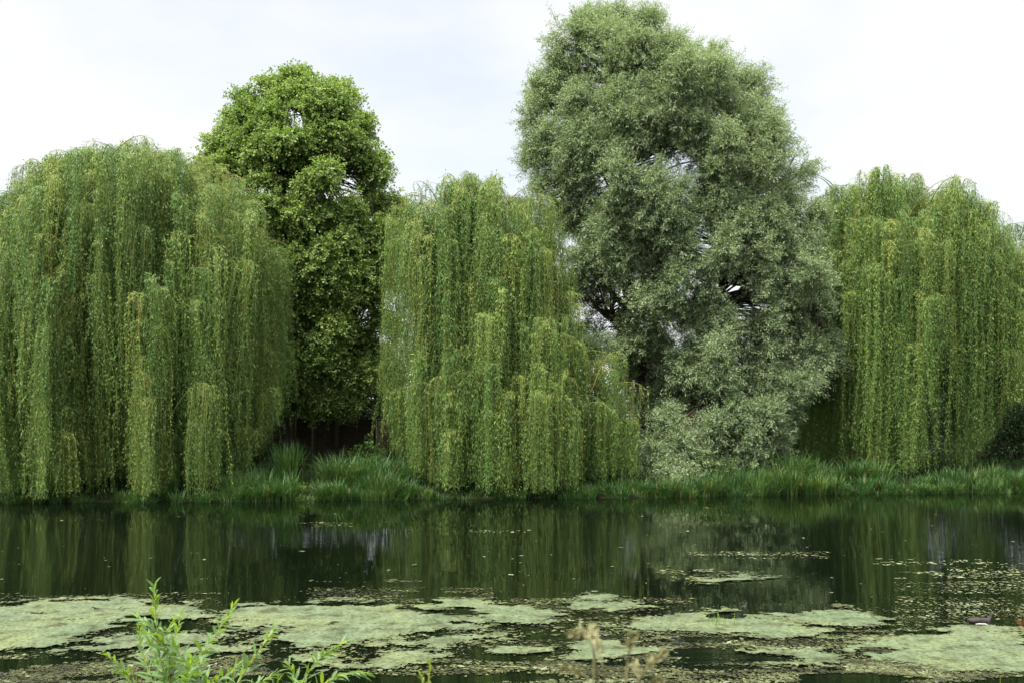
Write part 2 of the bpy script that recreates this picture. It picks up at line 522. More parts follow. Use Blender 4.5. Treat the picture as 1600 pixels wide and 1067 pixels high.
        for ax, am in ((0, 1.0), (1, .7)):
            P[..., ax] += am * (.035 * np.sin(s_ * 1.7 + ph) * np.minimum(s_, 1) + .05 * np.sin(s_ * .8 + ph2 + ax) * np.minimum(s_, 1.5) + lean * s_)
        ctint = rng.uniform(.05, .85)
        tw.tubes(P, np.linspace(.0055, .002, K)[None] * np.ones((ns, 1)), 3, tint=np.clip(rng.normal(ctint, .25, ns), 0, 1))
        nl = np.maximum((Ls / (spacing * rng.uniform(.8, 1.5))).astype(int), 4)
        lsz = rng.uniform(.7, 1.08)
        sid = np.repeat(np.arange(ns), nl)
        tot = len(sid)
        tt = rng.random(tot) ** .92
        kf = tt * (K - 1); ki = np.minimum(kf.astype(int), K - 2)
        w = (kf - ki)[:, None]
        LP = P[sid, ki] * (1 - w) + P[sid, ki + 1] * w
        tan = unit(P[sid, ki + 1] - P[sid, ki])
        rnd = rng.normal(0, 1, (tot, 3))
        D = unit(tan * .75 + rnd * .42 + np.array([0, 0, -.25]))
        LP = LP + rnd * .028
        side = unit(np.cross(D, nn[None] * .9 + np.array([0, 0, .15 + 1.15 * max(0, (ap[2] - base[2]) / (ztop - base[2]) - .35)]) * np.ones((tot, 1)) * (1 + .5 * (1 - tt[:, None])) + rng.normal(0, .6, (tot, 3))))
        ln = rng.uniform(.08, .16, tot) * lsz * (1 - .25 * tt)
        tint = np.clip(ctint * .6 + .06 + rng.normal(0, .16, tot) + .16 * (1 - tt) + tintshift, 0, 1)
        lf.leaves(LP, D, ln, ln * rng.uniform(.20, .28, tot), side, tint)
    for q in (perches or []):
        br.tubes(bez(*[np.array(v, float) for v in q], 12), np.linspace(.03, .010, 12), 5, tint=.3)
    wood.obj('trunk', M_bark, T, True)
    br.obj('branches', M_twig, T, True)
    tw.obj('hanging_twigs', M_twig, T)
    lf.obj('crown', M_weep, T)
    return T

def broad_tree(name, label, base, env, seed, nclump, ntw, nleaf, leafsize, aspect, mat, stems, up, fr, bumpy, gaps, twl=(.5, 1.1), flat=.0, cat='tree', back=.2, holes=None, pw=.4, branch_r=.022, puff=(.7, 1.3), per=16, edge_fill=0, tall=1.0, rough=0, extra=None):
    rng = np.random.default_rng(seed)
    base = np.array(base, float)
    T = empty(name, base, label, cat)
    wood = Geo(); tw = Geo(); lf = Geo()
    nodes = []
    for pts, r0, r1 in stems:
        pts = np.array(pts, float)
        tt = np.linspace(0, len(pts) - 1, 5 * len(pts))
        sm = np.stack([np.interp(tt, np.arange(len(pts)), pts[:, k]) for k in range(3)], -1)
        for _ in range(3):
            sm[1:-1] = (sm[:-2] + 2 * sm[1:-1] + sm[2:]) / 4
        wood.tubes(sm, np.linspace(r0, r1, len(sm)), 9)
        nodes.append(sm[len(sm) // 4:])
    nodes = np.concatenate(nodes)
    npf = nclump * (8 if edge_fill else 2) // per; cap = nclump // per
    Q, Qn, f = env.sample(rng, npf, back=back, fr=fr, pw=pw)
    zq = (Q[:, 2] - env.z[0]) / (env.z[-1] - env.z[0])
    out_ = unit(Qn * (1.05 - zq ** 3)[:, None] + np.array([0, 0, .25]) + np.array([0, 0, 1.0]) * (zq ** 3)[:, None])
    rp = rng.uniform(*puff, npf)
    Q = Q - out_ * (rp * .75 + rng.normal(0, 1, npf) * rough)[:, None]
    if edge_fill:                          # even out the boughs: drop any that crowd another, so no side of the crown stays bare
        kept = []
        for i in range(npf):
            if all((((Q[i] - Q[j]) / [1, 1, tall]) ** 2).sum() > (.62 * (rp[i] + rp[j]) / 2 * edge_fill) ** 2 for j in kept):
                kept.append(i)
            if len(kept) >= cap: break
        Q, Qn, f, out_, rp = Q[kept], Qn[kept], f[kept], out_[kept], rp[kept]; npf = len(kept)
    if extra is not None:                  # low boughs that sweep out towards the water
        E = np.array(extra); ne = len(E)
        Q = np.concatenate([Q, E]); out_ = np.concatenate([out_, np.repeat([[.15, -.9, .3]], ne, 0)])
        rp = np.concatenate([rp, rng.uniform(.5, .8, ne)]); f = np.concatenate([f, np.ones(ne)]); npf += ne
    d = unit(np.repeat(out_, per, 0) * .75 + rng.normal(0, .75, (npf * per, 3)))
    P = np.repeat(Q, per, 0) + d * [1, 1, tall] * np.repeat(rp, per)[:, None] * rng.uniform(.55, 1.05, (npf * per, 1))
    Nn = d; f = np.repeat(f, per)
    o_ = np.repeat(rng.random(npf), per)
    bw = np.where(np.arange(npf * per) >= (npf - (len(extra) if extra is not None else 0)) * per, .35, 1.0)
    # lobes and gaps
    bump = (fbm(P * .55, seed, 2) - .5) * 2
    ctr = np.stack([env.xc(P[:, 2]), np.full(len(P), env.Y), P[:, 2]], -1)
    P = ctr + (P - ctr) * (1 + bumpy * bump)[:, None]
    dens = fbm(P * .8, seed + 3, 2)
    keep = dens > gaps
    if edge_fill:                          # no tuft far outside the crown's outline
        keep &= (bw < 1) | ((np.abs(P[:, 0] - env.xc(P[:, 2])) < env.rx(P[:, 2]) + rng.uniform(.1, .5, len(P))) & (P[:, 2] < env.z[-1] + .1))
    if holes:
        px = CX + P[:, 0] * F / P[:, 1]; py = HY - (P[:, 2] - H) * F / P[:, 1]
        for hx, hy, hr, hv in holes:
            d = np.hypot((px - hx), (py - hy)) / hr
            keep &= ~((d < 1) & (rng.random(len(P)) < hv))
    P, Nn, f, o_, bw = P[keep], Nn[keep], f[keep], o_[keep], bw[keep]
    print(name, len(P))
    zr = (P[:, 2] - env.z[0]) / (env.z[-1] - env.z[0])
    for i in range(len(P)):
        n = unit(Nn[i] + np.array([0, 0, up]))
        j = nodes[np.argmin(((nodes - P[i]) ** 2).sum(1) + np.where(nodes[:, 2] > P[i, 2] - .2, 20, 0))]
        b0 = P[i] - n * .55
        tw.tubes(bez(j, j + (b0 - j) * .35 + [0, 0, .4] + rng.normal(0, .35, 3), b0 - n * .5 + rng.normal(0, .25, 3), b0, 8), np.linspace(branch_r * 1.9, branch_r * .6, 8) * bw[i], 4, tint=.2)
        k = ntw
        D = unit(n[None] * .8 + rng.normal(0, .62, (k, 3)))
        Ltw = rng.uniform(*twl, k)
        S0 = b0 + rng.normal(0, .14, (k, 3))
        K = 5
        s_ = np.linspace(0, 1, K)[None, :, None]
        TP = S0[:, None] + D[:, None] * s_ * Ltw[:, None, None]
        TP[..., 2] -= (s_[..., 0] ** 2) * Ltw[:, None] * (.35 - up * .4)
        tw.tubes(TP, np.linspace(.008, .003, K)[None] * np.ones((k, 1)), 3, tint=.5)
        sid = np.repeat(np.arange(k), nleaf)
        tot = len(sid)
        tt = rng.uniform(.12, 1, tot)
        kf = tt * (K - 1); ki = np.minimum(kf.astype(int), K - 2); w = (kf - ki)[:, None]
        LP = TP[sid, ki] * (1 - w) + TP[sid, ki + 1] * w
        tan = unit(TP[sid, ki + 1] - TP[sid, ki])
        rnd = rng.normal(0, 1, (tot, 3))
        LD = unit(tan * .6 + rnd * .6 + np.array([0, 0, -.15 - flat * .4]))
        nv = rng.normal(0, 1, (tot, 3)) * (1 - flat * .6) + (n * .8 + np.array([0, 0, .6]))[None] * flat
        side = unit(np.cross(LD, nv))
        ln = rng.uniform(*leafsize, tot)
        ct = .35 * fbm(P[i][None] * .9, seed + 9, 2)[0] + .75 * o_[i]
        tint = np.clip(.5 * ct + .12 + rng.normal(0, .15, tot) + .12 * tt, 0, 1)
        lf.leaves(LP + rnd * .03, LD, ln, ln * rng.uniform(aspect * .85, aspect * 1.15, tot), side, tint)
    wood.obj('trunk', M_bark, T, True)
    tw.obj('branches', M_branch, T)
    lf.obj('crown', mat, T)
    return T

gz = lambda x, y: float(ground_z(x, y))

# left weeping willow
Yw = 35.2
env = Env([(236, 165, 262), (248, 115, 312), (264, 65, 356), (286, 25, 392), (312, -8, 414), (350, -42, 436), (430, -75, 450), (520, -85, 452), (620, -85, 446), (720, -80, 430), (790, -78, 400)], Yw, .95)
bx = (180 - CX) * Yw / F
weeping_willow('broad weeping willow overhanging the water left of the lime tree', (bx, Yw, gz(bx, Yw)), env,
               [(-120, 793), (0, 793), (330, 793), (372, 775), (400, 730), (440, 655), (470, 610)], 11, 900, wisps=36,
               fills=[at(235, 246, 33.5), at(282, 250, 33), at(325, 282, 33), at(372, 312, 33), at(405, 338, 33.5), at(428, 380, 34), at(440, 425, 34.5), at(355, 345, 31.8), at(395, 420, 31.8), at(250, 290, 32), at(430, 500, 34), at(300, 330, 31.5), at(340, 400, 31), at(310, 480, 30.6), at(280, 400, 31), at(330, 560, 30.5), at(150, 420, 30.6), at(60, 500, 30.4)])

# central weeping willow
Yw = 35.2
env = Env([(288, 660, 800), (302, 630, 850), (325, 612, 874), (360, 606, 884), (430, 608, 892), (490, 614, 905), (530, 620, 935), (560, 624, 965), (620, 630, 980), (700, 638, 984), (780, 648, 984)], Yw, .95)
bx = (800 - CX) * Yw / F
weeping_willow('narrow weeping willow trailing in the water between lime tree and grey-green willow', (bx, Yw, gz(bx, Yw)), env,
               [(590, 640), (615, 715), (650, 742), (680, 780), (990, 783), (1000, 776), (1020, 760)], 23, 640, wisps=24,
               fills=[at(608, 520, 35.4), at(610, 580, 35), at(612, 450, 35.6), at(868, 400, 34.4), at(900, 445, 34.6), at(912, 490, 34.4), at(680, 620, 31.9), at(722, 650, 31.8), at(765, 640, 31.6), at(660, 590, 32.3), at(700, 560, 31.9), at(870, 430, 34), at(888, 470, 34), at(905, 540, 33.4), at(925, 560, 33.6), at(948, 562, 33.8), at(968, 580, 34), at(984, 606, 34.2), at(918, 640, 32.8), at(955, 655, 33), at(982, 690, 33.4), at(935, 600, 34.6), at(965, 620, 35), at(900, 590, 35.4), at(975, 640, 36)])

# right weeping willow
Yw = 39.2
env = Env([(286, 1305, 1450), (300, 1276, 1505), (322, 1256, 1548), (360, 1244, 1580), (420, 1238, 1598), (500, 1240, 1594), (600, 1250, 1574), (700, 1258, 1556), (760, 1268, 1540)], Yw, .95)
bx = (1410 - CX) * Yw / F
BIRD = at(1269, 271.5, 38.5)
weeping_willow('weeping willow standing on grassy bank right of the grey-green willow', (bx, Yw, gz(bx, Yw)), env,
               [(1240, 710), (1290, 738), (1400, 750), (1470, 764), (1500, 760), (1515, 742), (1535, 710), (1550, 692), (1575, 640)], 37, 780, wisps=40, zlow=3.0, endvar=.22,
               perches=[(at(1330, 340, 40), at(1315, 300, 39.4), at(1296, 276, 38.8), BIRD + [0, 0, -.008]), (at(1320, 330, 39.5), at(1300, 290, 39), at(1290, 280, 38.8), at(1276, 277, 38.6))])

# willow at the right edge
Yw = 43.5
env = Env([(345, 1570, 1690), (365, 1545, 1730), (400, 1530, 1760), (450, 1525, 1780), (520, 1530, 1780), (600, 1540, 1780)], Yw, .9)
bx = (1660 - CX) * Yw / F
weeping_willow('weeping willow cut off by the right frame edge behind a dark hedge', (bx, Yw, gz(bx, Yw)), env,
               [(1540, 560), (1600, 585), (1700, 620), (1800, 640)], 41, 130, wisps=8, zlow=4.4)

# lime tree
Yl = 40.5
env = Env([(106, 462, 508), (125, 412, 545), (150, 376, 566), (185, 358, 595), (215, 335, 606), (240, 308, 622), (290, 296, 640), (360, 305, 648), (420, 320, 646), (500, 335, 636), (580, 355, 628), (610, 385, 622), (622, 400, 612)], Yl, .9)
bx = (440 - CX) * Yl / F; bz = gz(bx, Yl)
tops = [at(480, 150, Yl), at(400, 230, Yl - 1), at(560, 260, Yl + .5), at(350, 330, Yl), at(590, 400, Yl - 1), at(420, 450, Yl - 2.5), at(530, 540, Yl - 2.2), at(400, 560, Yl - 1)]
b0 = np.array([bx, Yl, bz - .2]); f0 = at(447, 560, Yl)
stems = [([b0, (b0 + f0) / 2, f0, at(470, 350, Yl), tops[0]], .42, .04)]
for tp in tops[1:]:
    k = at(450 + (tp[0] - f0[0]) * 3, 600 - (tp[2] - 4) * 12, Yl)
    k = f0 + (tops[0] - f0) * min(.75, max(0, (tp[2] - 5.5) / 12))
    stems.append(([k, (k + tp) / 2 + [0, 0, .4], tp], .13, .03))
broad_tree('lime_tree', 'tall bright green lime tree with round leaves behind dark wooden fence', (bx, Yl, bz), env, 51, 2400, 13, 22, (.07, .115), .8, M_lime,
           stems, .1, (.3, 1.06), .05, .08, (.4, .85), flat=.6, puff=(.5, .9), per=9, edge_fill=.9)

# white willow
Ys = 38.6
env = Env([(14, 938, 966), (34, 915, 995), (52, 885, 1042), (76, 855, 1115), (104, 840, 1152), (150, 830, 1196), (220, 824, 1238), (300, 832, 1256), (380, 860, 1272), (460, 895, 1285), (540, 940, 1285), (620, 980, 1265), (690, 990, 1215), (735, 990, 1150), (755, 1000, 1110)], Ys, .86)
bx = (1020 - CX) * Ys / F; bz = gz(bx, Ys)
b0 = np.array([bx, Ys, bz - .2])
S = lambda x, y, d=0: at(x, y, Ys + d)
stems = [([b0, S(1010, 610), S(985, 490, -.3), S(975, 380), S(960, 200), S(945, 60)], .40, .04),
         ([b0 + [.3, .3, 0], S(1020, 560, .5), S(1018, 420, .6), S(1030, 260, .6), S(1045, 90, .5)], .34, .04),
         ([b0 + [.5, 0, 0], S(1075, 590, -.4), S(1105, 530, -.6), S(1140, 400, -.4), S(1150, 200)], .30, .04),
         ([S(1075, 590, -.4), S(1120, 500, .4), S(1185, 420, .5), S(1220, 300)], .16, .03),
         ([S(985, 490, -.3), S(940, 440, -.3), S(900, 370), S(860, 250)], .12, .03),
         ([S(1005, 590), S(975, 525, -.6), S(952, 500, -.7)], .07, .02),
         ([S(1020, 560, .5), S(1000, 400, 1), S(900, 180, 1)], .12, .03),
         ([S(1075, 590, -.4), S(1130, 610, -1.6), S(1220, 600, -2), S(1265, 590, -1.5)], .12, .03),
         ([S(1105, 530, -.6), S(1130, 455, .3), S(1125, 420, .3)], .09, .04)]
broad_tree('white_willow', 'tallest tree, grey-green willow with several dark stems and feathery crown', (bx, Ys, bz), env, 61, 3500, 13, 28, (.075, .125), .26, M_silver,
           stems, .45, (.45, 1.06), .05, .22, (.32, .8), back=.1, flat=.55, puff=(.6, 1.2), per=15, edge_fill=1.0, tall=1.45, rough=.3,
           extra=[at(1040, 735, 34.2), at(1092, 718, 34.5), at(1018, 700, 34.7), at(1130, 735, 34.7), at(1065, 752, 33.9), at(1168, 712, 35.2), at(1215, 672, 35.6), at(1265, 590, 35.5), at(1280, 555, 36), at(1298, 545, 36.5),
                  at(1060, 690, 34.6), at(1110, 670, 34.8), at(1150, 640, 35), at(1045, 650, 35), at(1195, 635, 35.2), at(1125, 590, 35), at(1235, 610, 35.4), at(1070, 580, 35.6), at(1165, 672, 34.8), at(920, 400, 36.5), at(890, 440, 37), at(915, 545, 37), at(962, 420, 36), at(945, 548, 36.5), at(925, 505, 38.5), at(912, 530, 39), at(938, 462, 38.6)],
           holes=[(1125, 440, 30, .85), (1000, 310, 24, .75), (942, 470, 36, .66), (942, 515, 26, .6), (1003, 250, 20, .75), (985, 415, 26, .6), (988, 490, 30, .72), (1000, 560, 30, .72)])

# ------------------------------------------------------------------ shrubs, hedge and undergrowth
def shrub(name, label, cat, c, r, seed, n, leaf, mat, aspect=.6, group=None, flat=.4):
    """a bush: stems fanning from its foot, leaves along side twigs through the crown's volume"""
    rng = np.random.default_rng(seed)
    c = np.array(c, float)
    T = empty(name, c, label, cat, group)
    st = Geo(); lf = Geo()
    u = unit(rng.normal(0, 1, (n, 3))); u[:, 2] = np.abs(u[:, 2])
    e = c + u * np.array(r) * (rng.random((n, 1)) ** .35) * (.75 + .5 * fbm(u * 2.2, seed, 2))[:, None]
    P = np.stack([bez(c + rng.normal(0, .12, 3) * [1, 1, 0] + [0, 0, -.1], c + [0, 0, r[2] * .5], q + (c - q) * .3 + [0, 0, .15], q, 7) for q in e])
    st.tubes(P, np.linspace(.018, .005, 7)[None] * np.ones((n, 1)), 4, tint=rng.random(n))
    nl = 26
    sid = np.repeat(np.arange(n), nl)
    LP = e[sid] + rng.normal(0, 1, (n * nl, 3)) * np.array(r) * .13
    LP[:, 2] = np.maximum(LP[:, 2], c[2] + .03)
    D = unit(u[sid] * .6 + rng.normal(0, .7, (n * nl, 3)) + [0, 0, -.2])
    side = unit(np.cross(D, rng.normal(0, .6, (n * nl, 3)) + [0, 0, flat * 2]))
    ln = rng.uniform(*leaf, n * nl)
    lf.leaves(LP, D, ln, ln * aspect, side, np.clip(rng.normal(.45, .22, n * nl), 0, 1))
    st.obj('stems', M_branch, T)
    lf.obj('foliage', mat, T)
    return T
def pl(x, Y, dz=0):
    X = (x - CX) * Y / F
    return (X, Y, gz(X, Y) + dz)

shrub('elder_bush', 'low leafy bush in front of the pale trellis panel', 'bush', pl(575, 38.5), (.8, .7, .95), 71, 60, (.09, .16), M_shrub)
shrub('bramble', 'dark bramble under the broad willow beside the sedge', 'bush', pl(312, 33.0), (1.2, .8, 1.9), 72, 90, (.09, .15), M_shrub)
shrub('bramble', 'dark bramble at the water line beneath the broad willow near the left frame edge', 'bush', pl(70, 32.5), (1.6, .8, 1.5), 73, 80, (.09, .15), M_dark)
shrub('bramble', 'low bramble at the foot of the narrow trailing willow', 'bush', pl(720, 33.8), (1.5, .7, 1.0), 74, 70, (.07, .12), M_shrub)
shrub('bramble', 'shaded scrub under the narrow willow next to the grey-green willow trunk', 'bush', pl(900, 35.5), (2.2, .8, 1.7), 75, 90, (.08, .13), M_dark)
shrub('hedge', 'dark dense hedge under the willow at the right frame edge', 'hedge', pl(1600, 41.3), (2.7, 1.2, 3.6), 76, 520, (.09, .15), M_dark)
shrub('thicket', 'added dark backdrop thicket between the grey-green willow and the right bank willow', 'thicket', pl(1240, 44.5), (3.4, 1.0, 4.0), 77, 420, (.10, .16), M_dark)  # added dark mass standing in for the shade under the boughs
shrub('thicket', 'added dark backdrop thicket behind the trunk of the right bank willow', 'thicket', pl(1430, 45.5), (4.6, 1.0, 4.6), 78, 520, (.10, .16), M_dark)  # dark foliage added as a background behind the hanging strands
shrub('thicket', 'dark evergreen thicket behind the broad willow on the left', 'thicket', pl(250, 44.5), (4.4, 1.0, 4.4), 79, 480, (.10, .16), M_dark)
shrub('hedge', 'added dark hedge screening the sky over the wooden fence below the lime tree crown', 'hedge', pl(485, 44.2), (4.4, .8, 3.8), 85, 640, (.09, .15), M_dark)  # added to keep bright sky above the fence out of the water's reflection
shrub('sky_screen_bush', 'added dark bush screening the sky over the fence behind the pale trellis panel', 'bush', pl(600, 44.4), (2.3, .7, 3.3), 86, 260, (.09, .15), M_dark)  # extra bush added to narrow the sky patch mirrored in the water
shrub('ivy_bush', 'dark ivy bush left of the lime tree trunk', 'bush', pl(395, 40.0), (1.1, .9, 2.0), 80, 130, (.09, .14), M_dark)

# ------------------------------------------------------------------ sedge, reeds and grass
def blades(g, rng, base, dirs, length, width, arch, tint, K=5):
    n = len(base)
    t = np.linspace(0, 1, K)[None]
    ln = length[:, None]
    lean = arch[:, None]
    h = np.sin(np.minimum(t * lean * 1.2, 2.4)) / np.maximum(lean * 1.2, .05)
    out = (1 - np.cos(np.minimum(t * lean * 1.2, 2.4))) / np.maximum(lean * 1.2, .05)
    P = base[:, None] + dirs[:, None] * (out * ln)[..., None]
    P[..., 2] += h * ln
    lat = np.stack([-dirs[:, 1], dirs[:, 0], np.zeros(n)], -1)
    tw = rng.uniform(-1, 1, n)[:, None]
    lat = unit(lat + dirs * tw * .6)
    w = width[:, None] * np.array([.7, 1, .9, .6, .05])[None] * .5
    A = P + lat[:, None] * w[..., None]; B = P - lat[:, None] * w[..., None]
    V = np.stack([A, B], 2)
    idx = np.arange(n * K * 2).reshape(n, K, 2)
    q = np.stack([idx[:, :-1, 0], idx[:, :-1, 1], idx[:, 1:, 1], idx[:, 1:, 0]], -1)
    g.add(V, q, np.repeat(tint, K - 1))
def tussock(g, rng, c, n, ln, spread, arch=(.3, 1.6), w=(.010, .018), dry=.04):
    a = rng.uniform(0, 2 * PI, n)
    rr = np.sqrt(rng.random(n)) * spread
    b = np.stack([c[0] + np.cos(a) * rr, c[1] + np.sin(a) * rr, np.full(n, c[2])], -1)
    b[:, 2] = np.maximum(ground_z(b[:, 0], b[:, 1]), -.02) - .02
    aa = a + rng.normal(0, .7, n)
    d = np.stack([np.cos(aa), np.sin(aa), np.zeros(n)], -1)
    tint = np.clip(rng.normal(.42 + rng.normal(0, .16), .15, n), 0, .88)
    wk = rng.uniform(.8, 1.6); w = (w[0] * wk, w[1] * wk)
    tint = np.where(rng.random(n) < dry, rng.uniform(.93, 1, n), tint)
    blades(g, rng, b, d, rng.uniform(.55, 1, n) * ln, rng.uniform(*w, n), rng.uniform(*arch, n), tint)

rng = np.random.default_rng(5)
g = Geo()
for i in range(620):
    X = rng.uniform(-26, 30)
    px = CX + X * F / 32.5
    d = rng.uniform(-.05, 1.0) ** 1.3 * 3.2 if True else 0
    d = abs(rng.normal(0, .9)) - .25
    Y = edge(X) + d
    open_ = (360 < px < 665) or px > 1005
    if not open_ and rng.random() < .72: continue
    hgt = rng.uniform(.62, 1.25) * np.interp(px, [-400, 0, 330, 370, 430, 475, 500, 530, 600, 655, 700, 980, 1010, 1100, 1200, 1260, 1330, 1400, 1450, 1510, 1570, 1650, 1900],
                        [.5, .4, .5, .75, .95, .8, .4, .8, .95, .6, .45, .45, .7, .8, 1.0, 1.05, .85, .6, .5, .55, .75, .8, .8])
    if vnoise(np.array([X * .9, Y * .9]), 3) < .2: continue
    tussock(g, rng, (X, Y, 0), 95, hgt, .24)
for i in range(330):                       # low fringe where the bank meets the water
    X = rng.uniform(-22, 24); px = CX + X * F / 32
    if (px < 365 or 665 < px < 1000) and rng.random() < .5: continue
    tussock(g, rng, (X, edge(X) + rng.uniform(-.3, .25), 0), 45, rng.uniform(.2, .6), .22, arch=(.5, 1.8))
o = g.obj('bank_sedge', M_sedge); o['kind'] = 'stuff'
# tall iris clump and the rounded sedge mounds that stand out
g = Geo()
c = pl(455, 33.0)
for k in range(4):
    tussock(g, rng, (c[0] + rng.normal(0, .25), c[1] + rng.normal(0, .2), 0), 80, 1.6, .26, arch=(.05, .75), w=(.016, .028), dry=.02)
tag(g.obj('iris_clump', M_sedge, loc=c), 'tallest clump of upright iris blades on the bank below the lime tree', 'plant')
for k, (x, Y, hh, r, lab) in enumerate([
        (540, 33.0, 1.45, .55, 'left rounded sedge mound at the water edge below the wooden fence'),
        (605, 33.1, 1.35, .5, 'sedge mound touching the trailing strands of the narrow willow'),
        (1240, 35.0, 1.5, .6, 'tall sedge mound beside the dark hollow right of the grey-green willow'),
        (1110, 34.6, 1.3, .55, 'sedge mound below the lowest boughs of the grey-green willow'),
        (1340, 34.9, 1.15, .5, 'bright arching sedge mound in front of the right bank willow')]):
    g = Geo()
    c = pl(x, Y)
    for j in range(9):
        tussock(g, rng, (c[0] + rng.normal(0, r * .6), c[1] + rng.normal(0, r * .4), 0), 90, hh * rng.uniform(.8, 1.1), .25, arch=(.5, 1.7), w=(.012, .02))
    tag(g.obj('sedge_mound', M_sedge, loc=c), lab, 'sedge', 'sedge mounds on the far bank')
# fine grass over the bank top
g = Geo()
n = 26000
X = rng.uniform(-24, 27, n); Y = edge(X) + rng.uniform(0.2, 8.5, n) ** 1.0
b = np.stack([X, Y, ground_z(X, Y) - .02], -1)
a = rng.uniform(0, 2 * PI, n)
blades(g, rng, b, np.stack([np.cos(a), np.sin(a), a * 0], -1), rng.uniform(.15, .45, n), rng.uniform(.008, .014, n), rng.uniform(.2, 1.4, n), np.clip(rng.normal(.4, .2, n), 0, 1))
o = g.obj('bank_grass', M_sedge); o['kind'] = 'stuff'
# dry reed litter and the yellow-green waterside plant
g = Geo()
c = onwater(497, 774)
for k in range(150):
    p0 = np.array([c[0] + rng.normal(0, .35), c[1] + abs(rng.normal(0, .25)), .1 + rng.random() * .22])
    an = rng.uniform(0, 2 * PI); l = rng.uniform(.3, .7)
    p1 = p0 + [math.cos(an) * l, math.sin(an) * l * .5, rng.uniform(-.12, .15)]
    g.tubes(np.stack([p0, (p0 + p1) / 2 + [0, 0, .03], p1]), .008, 3, tint=rng.random())
tag(g.obj('reed_litter', M_dry, loc=(c[0], c[1], 0)), 'heap of dry tan reed stems at the water edge between sedges', 'dry reeds')
c = onwater(464, 777)
shrub('watercress', 'small bright yellow-green plant at the water edge beside dry reeds', 'plant', (c[0], c[1] + .2, .02), (.34, .25, .36), 83, 28, (.05, .09), M_yel, group=None)

# ------------------------------------------------------------------ fences and buildings behind
M_fence = solid_mat('dark stained timber', (.045, .033, .021), (.11, .082, .055), 3, .8, .3, (1, 1, 9))
M_trellis = solid_mat('pale trellis lath', (.40, .33, .20), (.55, .46, .30), 8, .8, .2)
M_pale = solid_mat('pale picket timber', (.42, .33, .22), (.60, .50, .36), 5, .8, .2, (1, 1, .2))
M_render = solid_mat('white wall render', (.68, .67, .64), (.80, .79, .76), 1.5, .9, .1)
M_slate = solid_mat('grey roof slate', (.16, .17, .19), (.30, .31, .33), 3, .7, .3, (1, 6, 6))
M_glass = solid_mat('dark window glass', (.02, .025, .03), (.05, .06, .07), 1, .08, 0, spec=.6)
M_frame = solid_mat('white window frame', (.70, .70, .70), (.80, .80, .80), 2, .5)
M_sill = solid_mat('grey stone sill', (.35, .34, .32), (.45, .44, .42), 4, .9)
m, t = mat_new('red brick')
out = N(t, 'ShaderNodeOutputMaterial'); p = N(t, 'ShaderNodeBsdfPrincipled'); p.inputs['Roughness'].default_value = .9
co = N(t, 'ShaderNodeTexCoord'); ma = N(t, 'ShaderNodeMapping'); ma.inputs['Rotation'].default_value = (rad(90), 0, 0)
bk = N(t, 'ShaderNodeTexBrick'); bk.inputs['Color1'].default_value = (.30, .11, .075, 1); bk.inputs['Color2'].default_value = (.20, .075, .055, 1)
bk.inputs['Mortar'].default_value = (.33, .29, .25, 1); bk.inputs['Scale'].default_value = 4.4; bk.inputs['Mortar Size'].default_value = .012
t.links.new(co.outputs['Object'], ma.inputs[0]); t.links.new(ma.outputs[0], bk.inputs['Vector']); t.links.new(bk.outputs['Color'], p.inputs['Base Color'])
t.links.new(p.outputs[0], out.inputs['Surface'])
M_brick = m

YF = 42.5
def fx(x): return (x - CX) * YF / F
z0 = gz(fx(520), YF)
T = empty('wooden_fence', (fx(520), YF, z0), 'long dark brown lapped board fence behind the lime tree', 'fence')
def lap_panel(xa, xb, z0, z1):
    g = Geo()
    nb = int((z1 - z0) / .092)
    for k in range(nb):                               # boards lap over one another like clapboards
        za = z0 + k * (z1 - z0) / nb; zb = za + (z1 - z0) / nb + .018
        wob = .004 * math.sin(k * 2.3 + xa)
        g.prism([(xa, YF - .028 + wob, za), (xb, YF - .028 - wob, za), (xb, YF - .012 - wob, za), (xa, YF - .012 + wob, za),
                 (xa, YF - .012 + wob, zb), (xb, YF - .012 - wob, zb), (xb, YF + .001 - wob, zb), (xa, YF + .001 + wob, zb)], 0)
    for x in (xa + .004, (xa + xb) / 2, xb - .044):
        g.box(x, x + .04, YF - .058, YF - .030, z0 + .02, z1 + .01)
    g.box(xa - .002, xb + .002, YF - .045, YF + .03, z1 + .016, z1 + .045)
    return g
posts = [380, 432, 490, 527, 584]
zt = H - (656 - HY) * YF / F
for a, b in ((-60, 0), (0, 64), (64, 128), (128, 192), (192, 256), (256, 318), (318, 380), (380, 434), (434, 490), (490, 527), (527, 586), (604, 664), (664, 728), (728, 792), (792, 856), (856, 920), (920, 984), (984, 1048), (1048, 1112)):
    xa, xb = fx(a) + .06, fx(b) - .06
    za = gz((xa + xb) / 2, YF) - .03
    lap_panel(xa, xb, za + .06, zt - (.05 if a in (490, 604) else 0)).obj('fence_panel', M_fence, T)
    g = Geo(); g.box(fx(a) - .05, fx(a) + .05, YF - .06, YF + .04, za - .3, zt + .07)
    g.prism([(fx(a) - .06, YF - .07, zt + .07), (fx(a) + .06, YF - .07, zt + .07), (fx(a) + .06, YF + .05, zt + .07), (fx(a) - .06, YF + .05, zt + .07),
             (fx(a) - .02, YF - .02, zt + .11), (fx(a) + .02, YF - .02, zt + .11), (fx(a) + .02, YF, zt + .11), (fx(a) - .02, YF, zt + .11)], 0)
    g.obj('fence_post', M_fence, T)
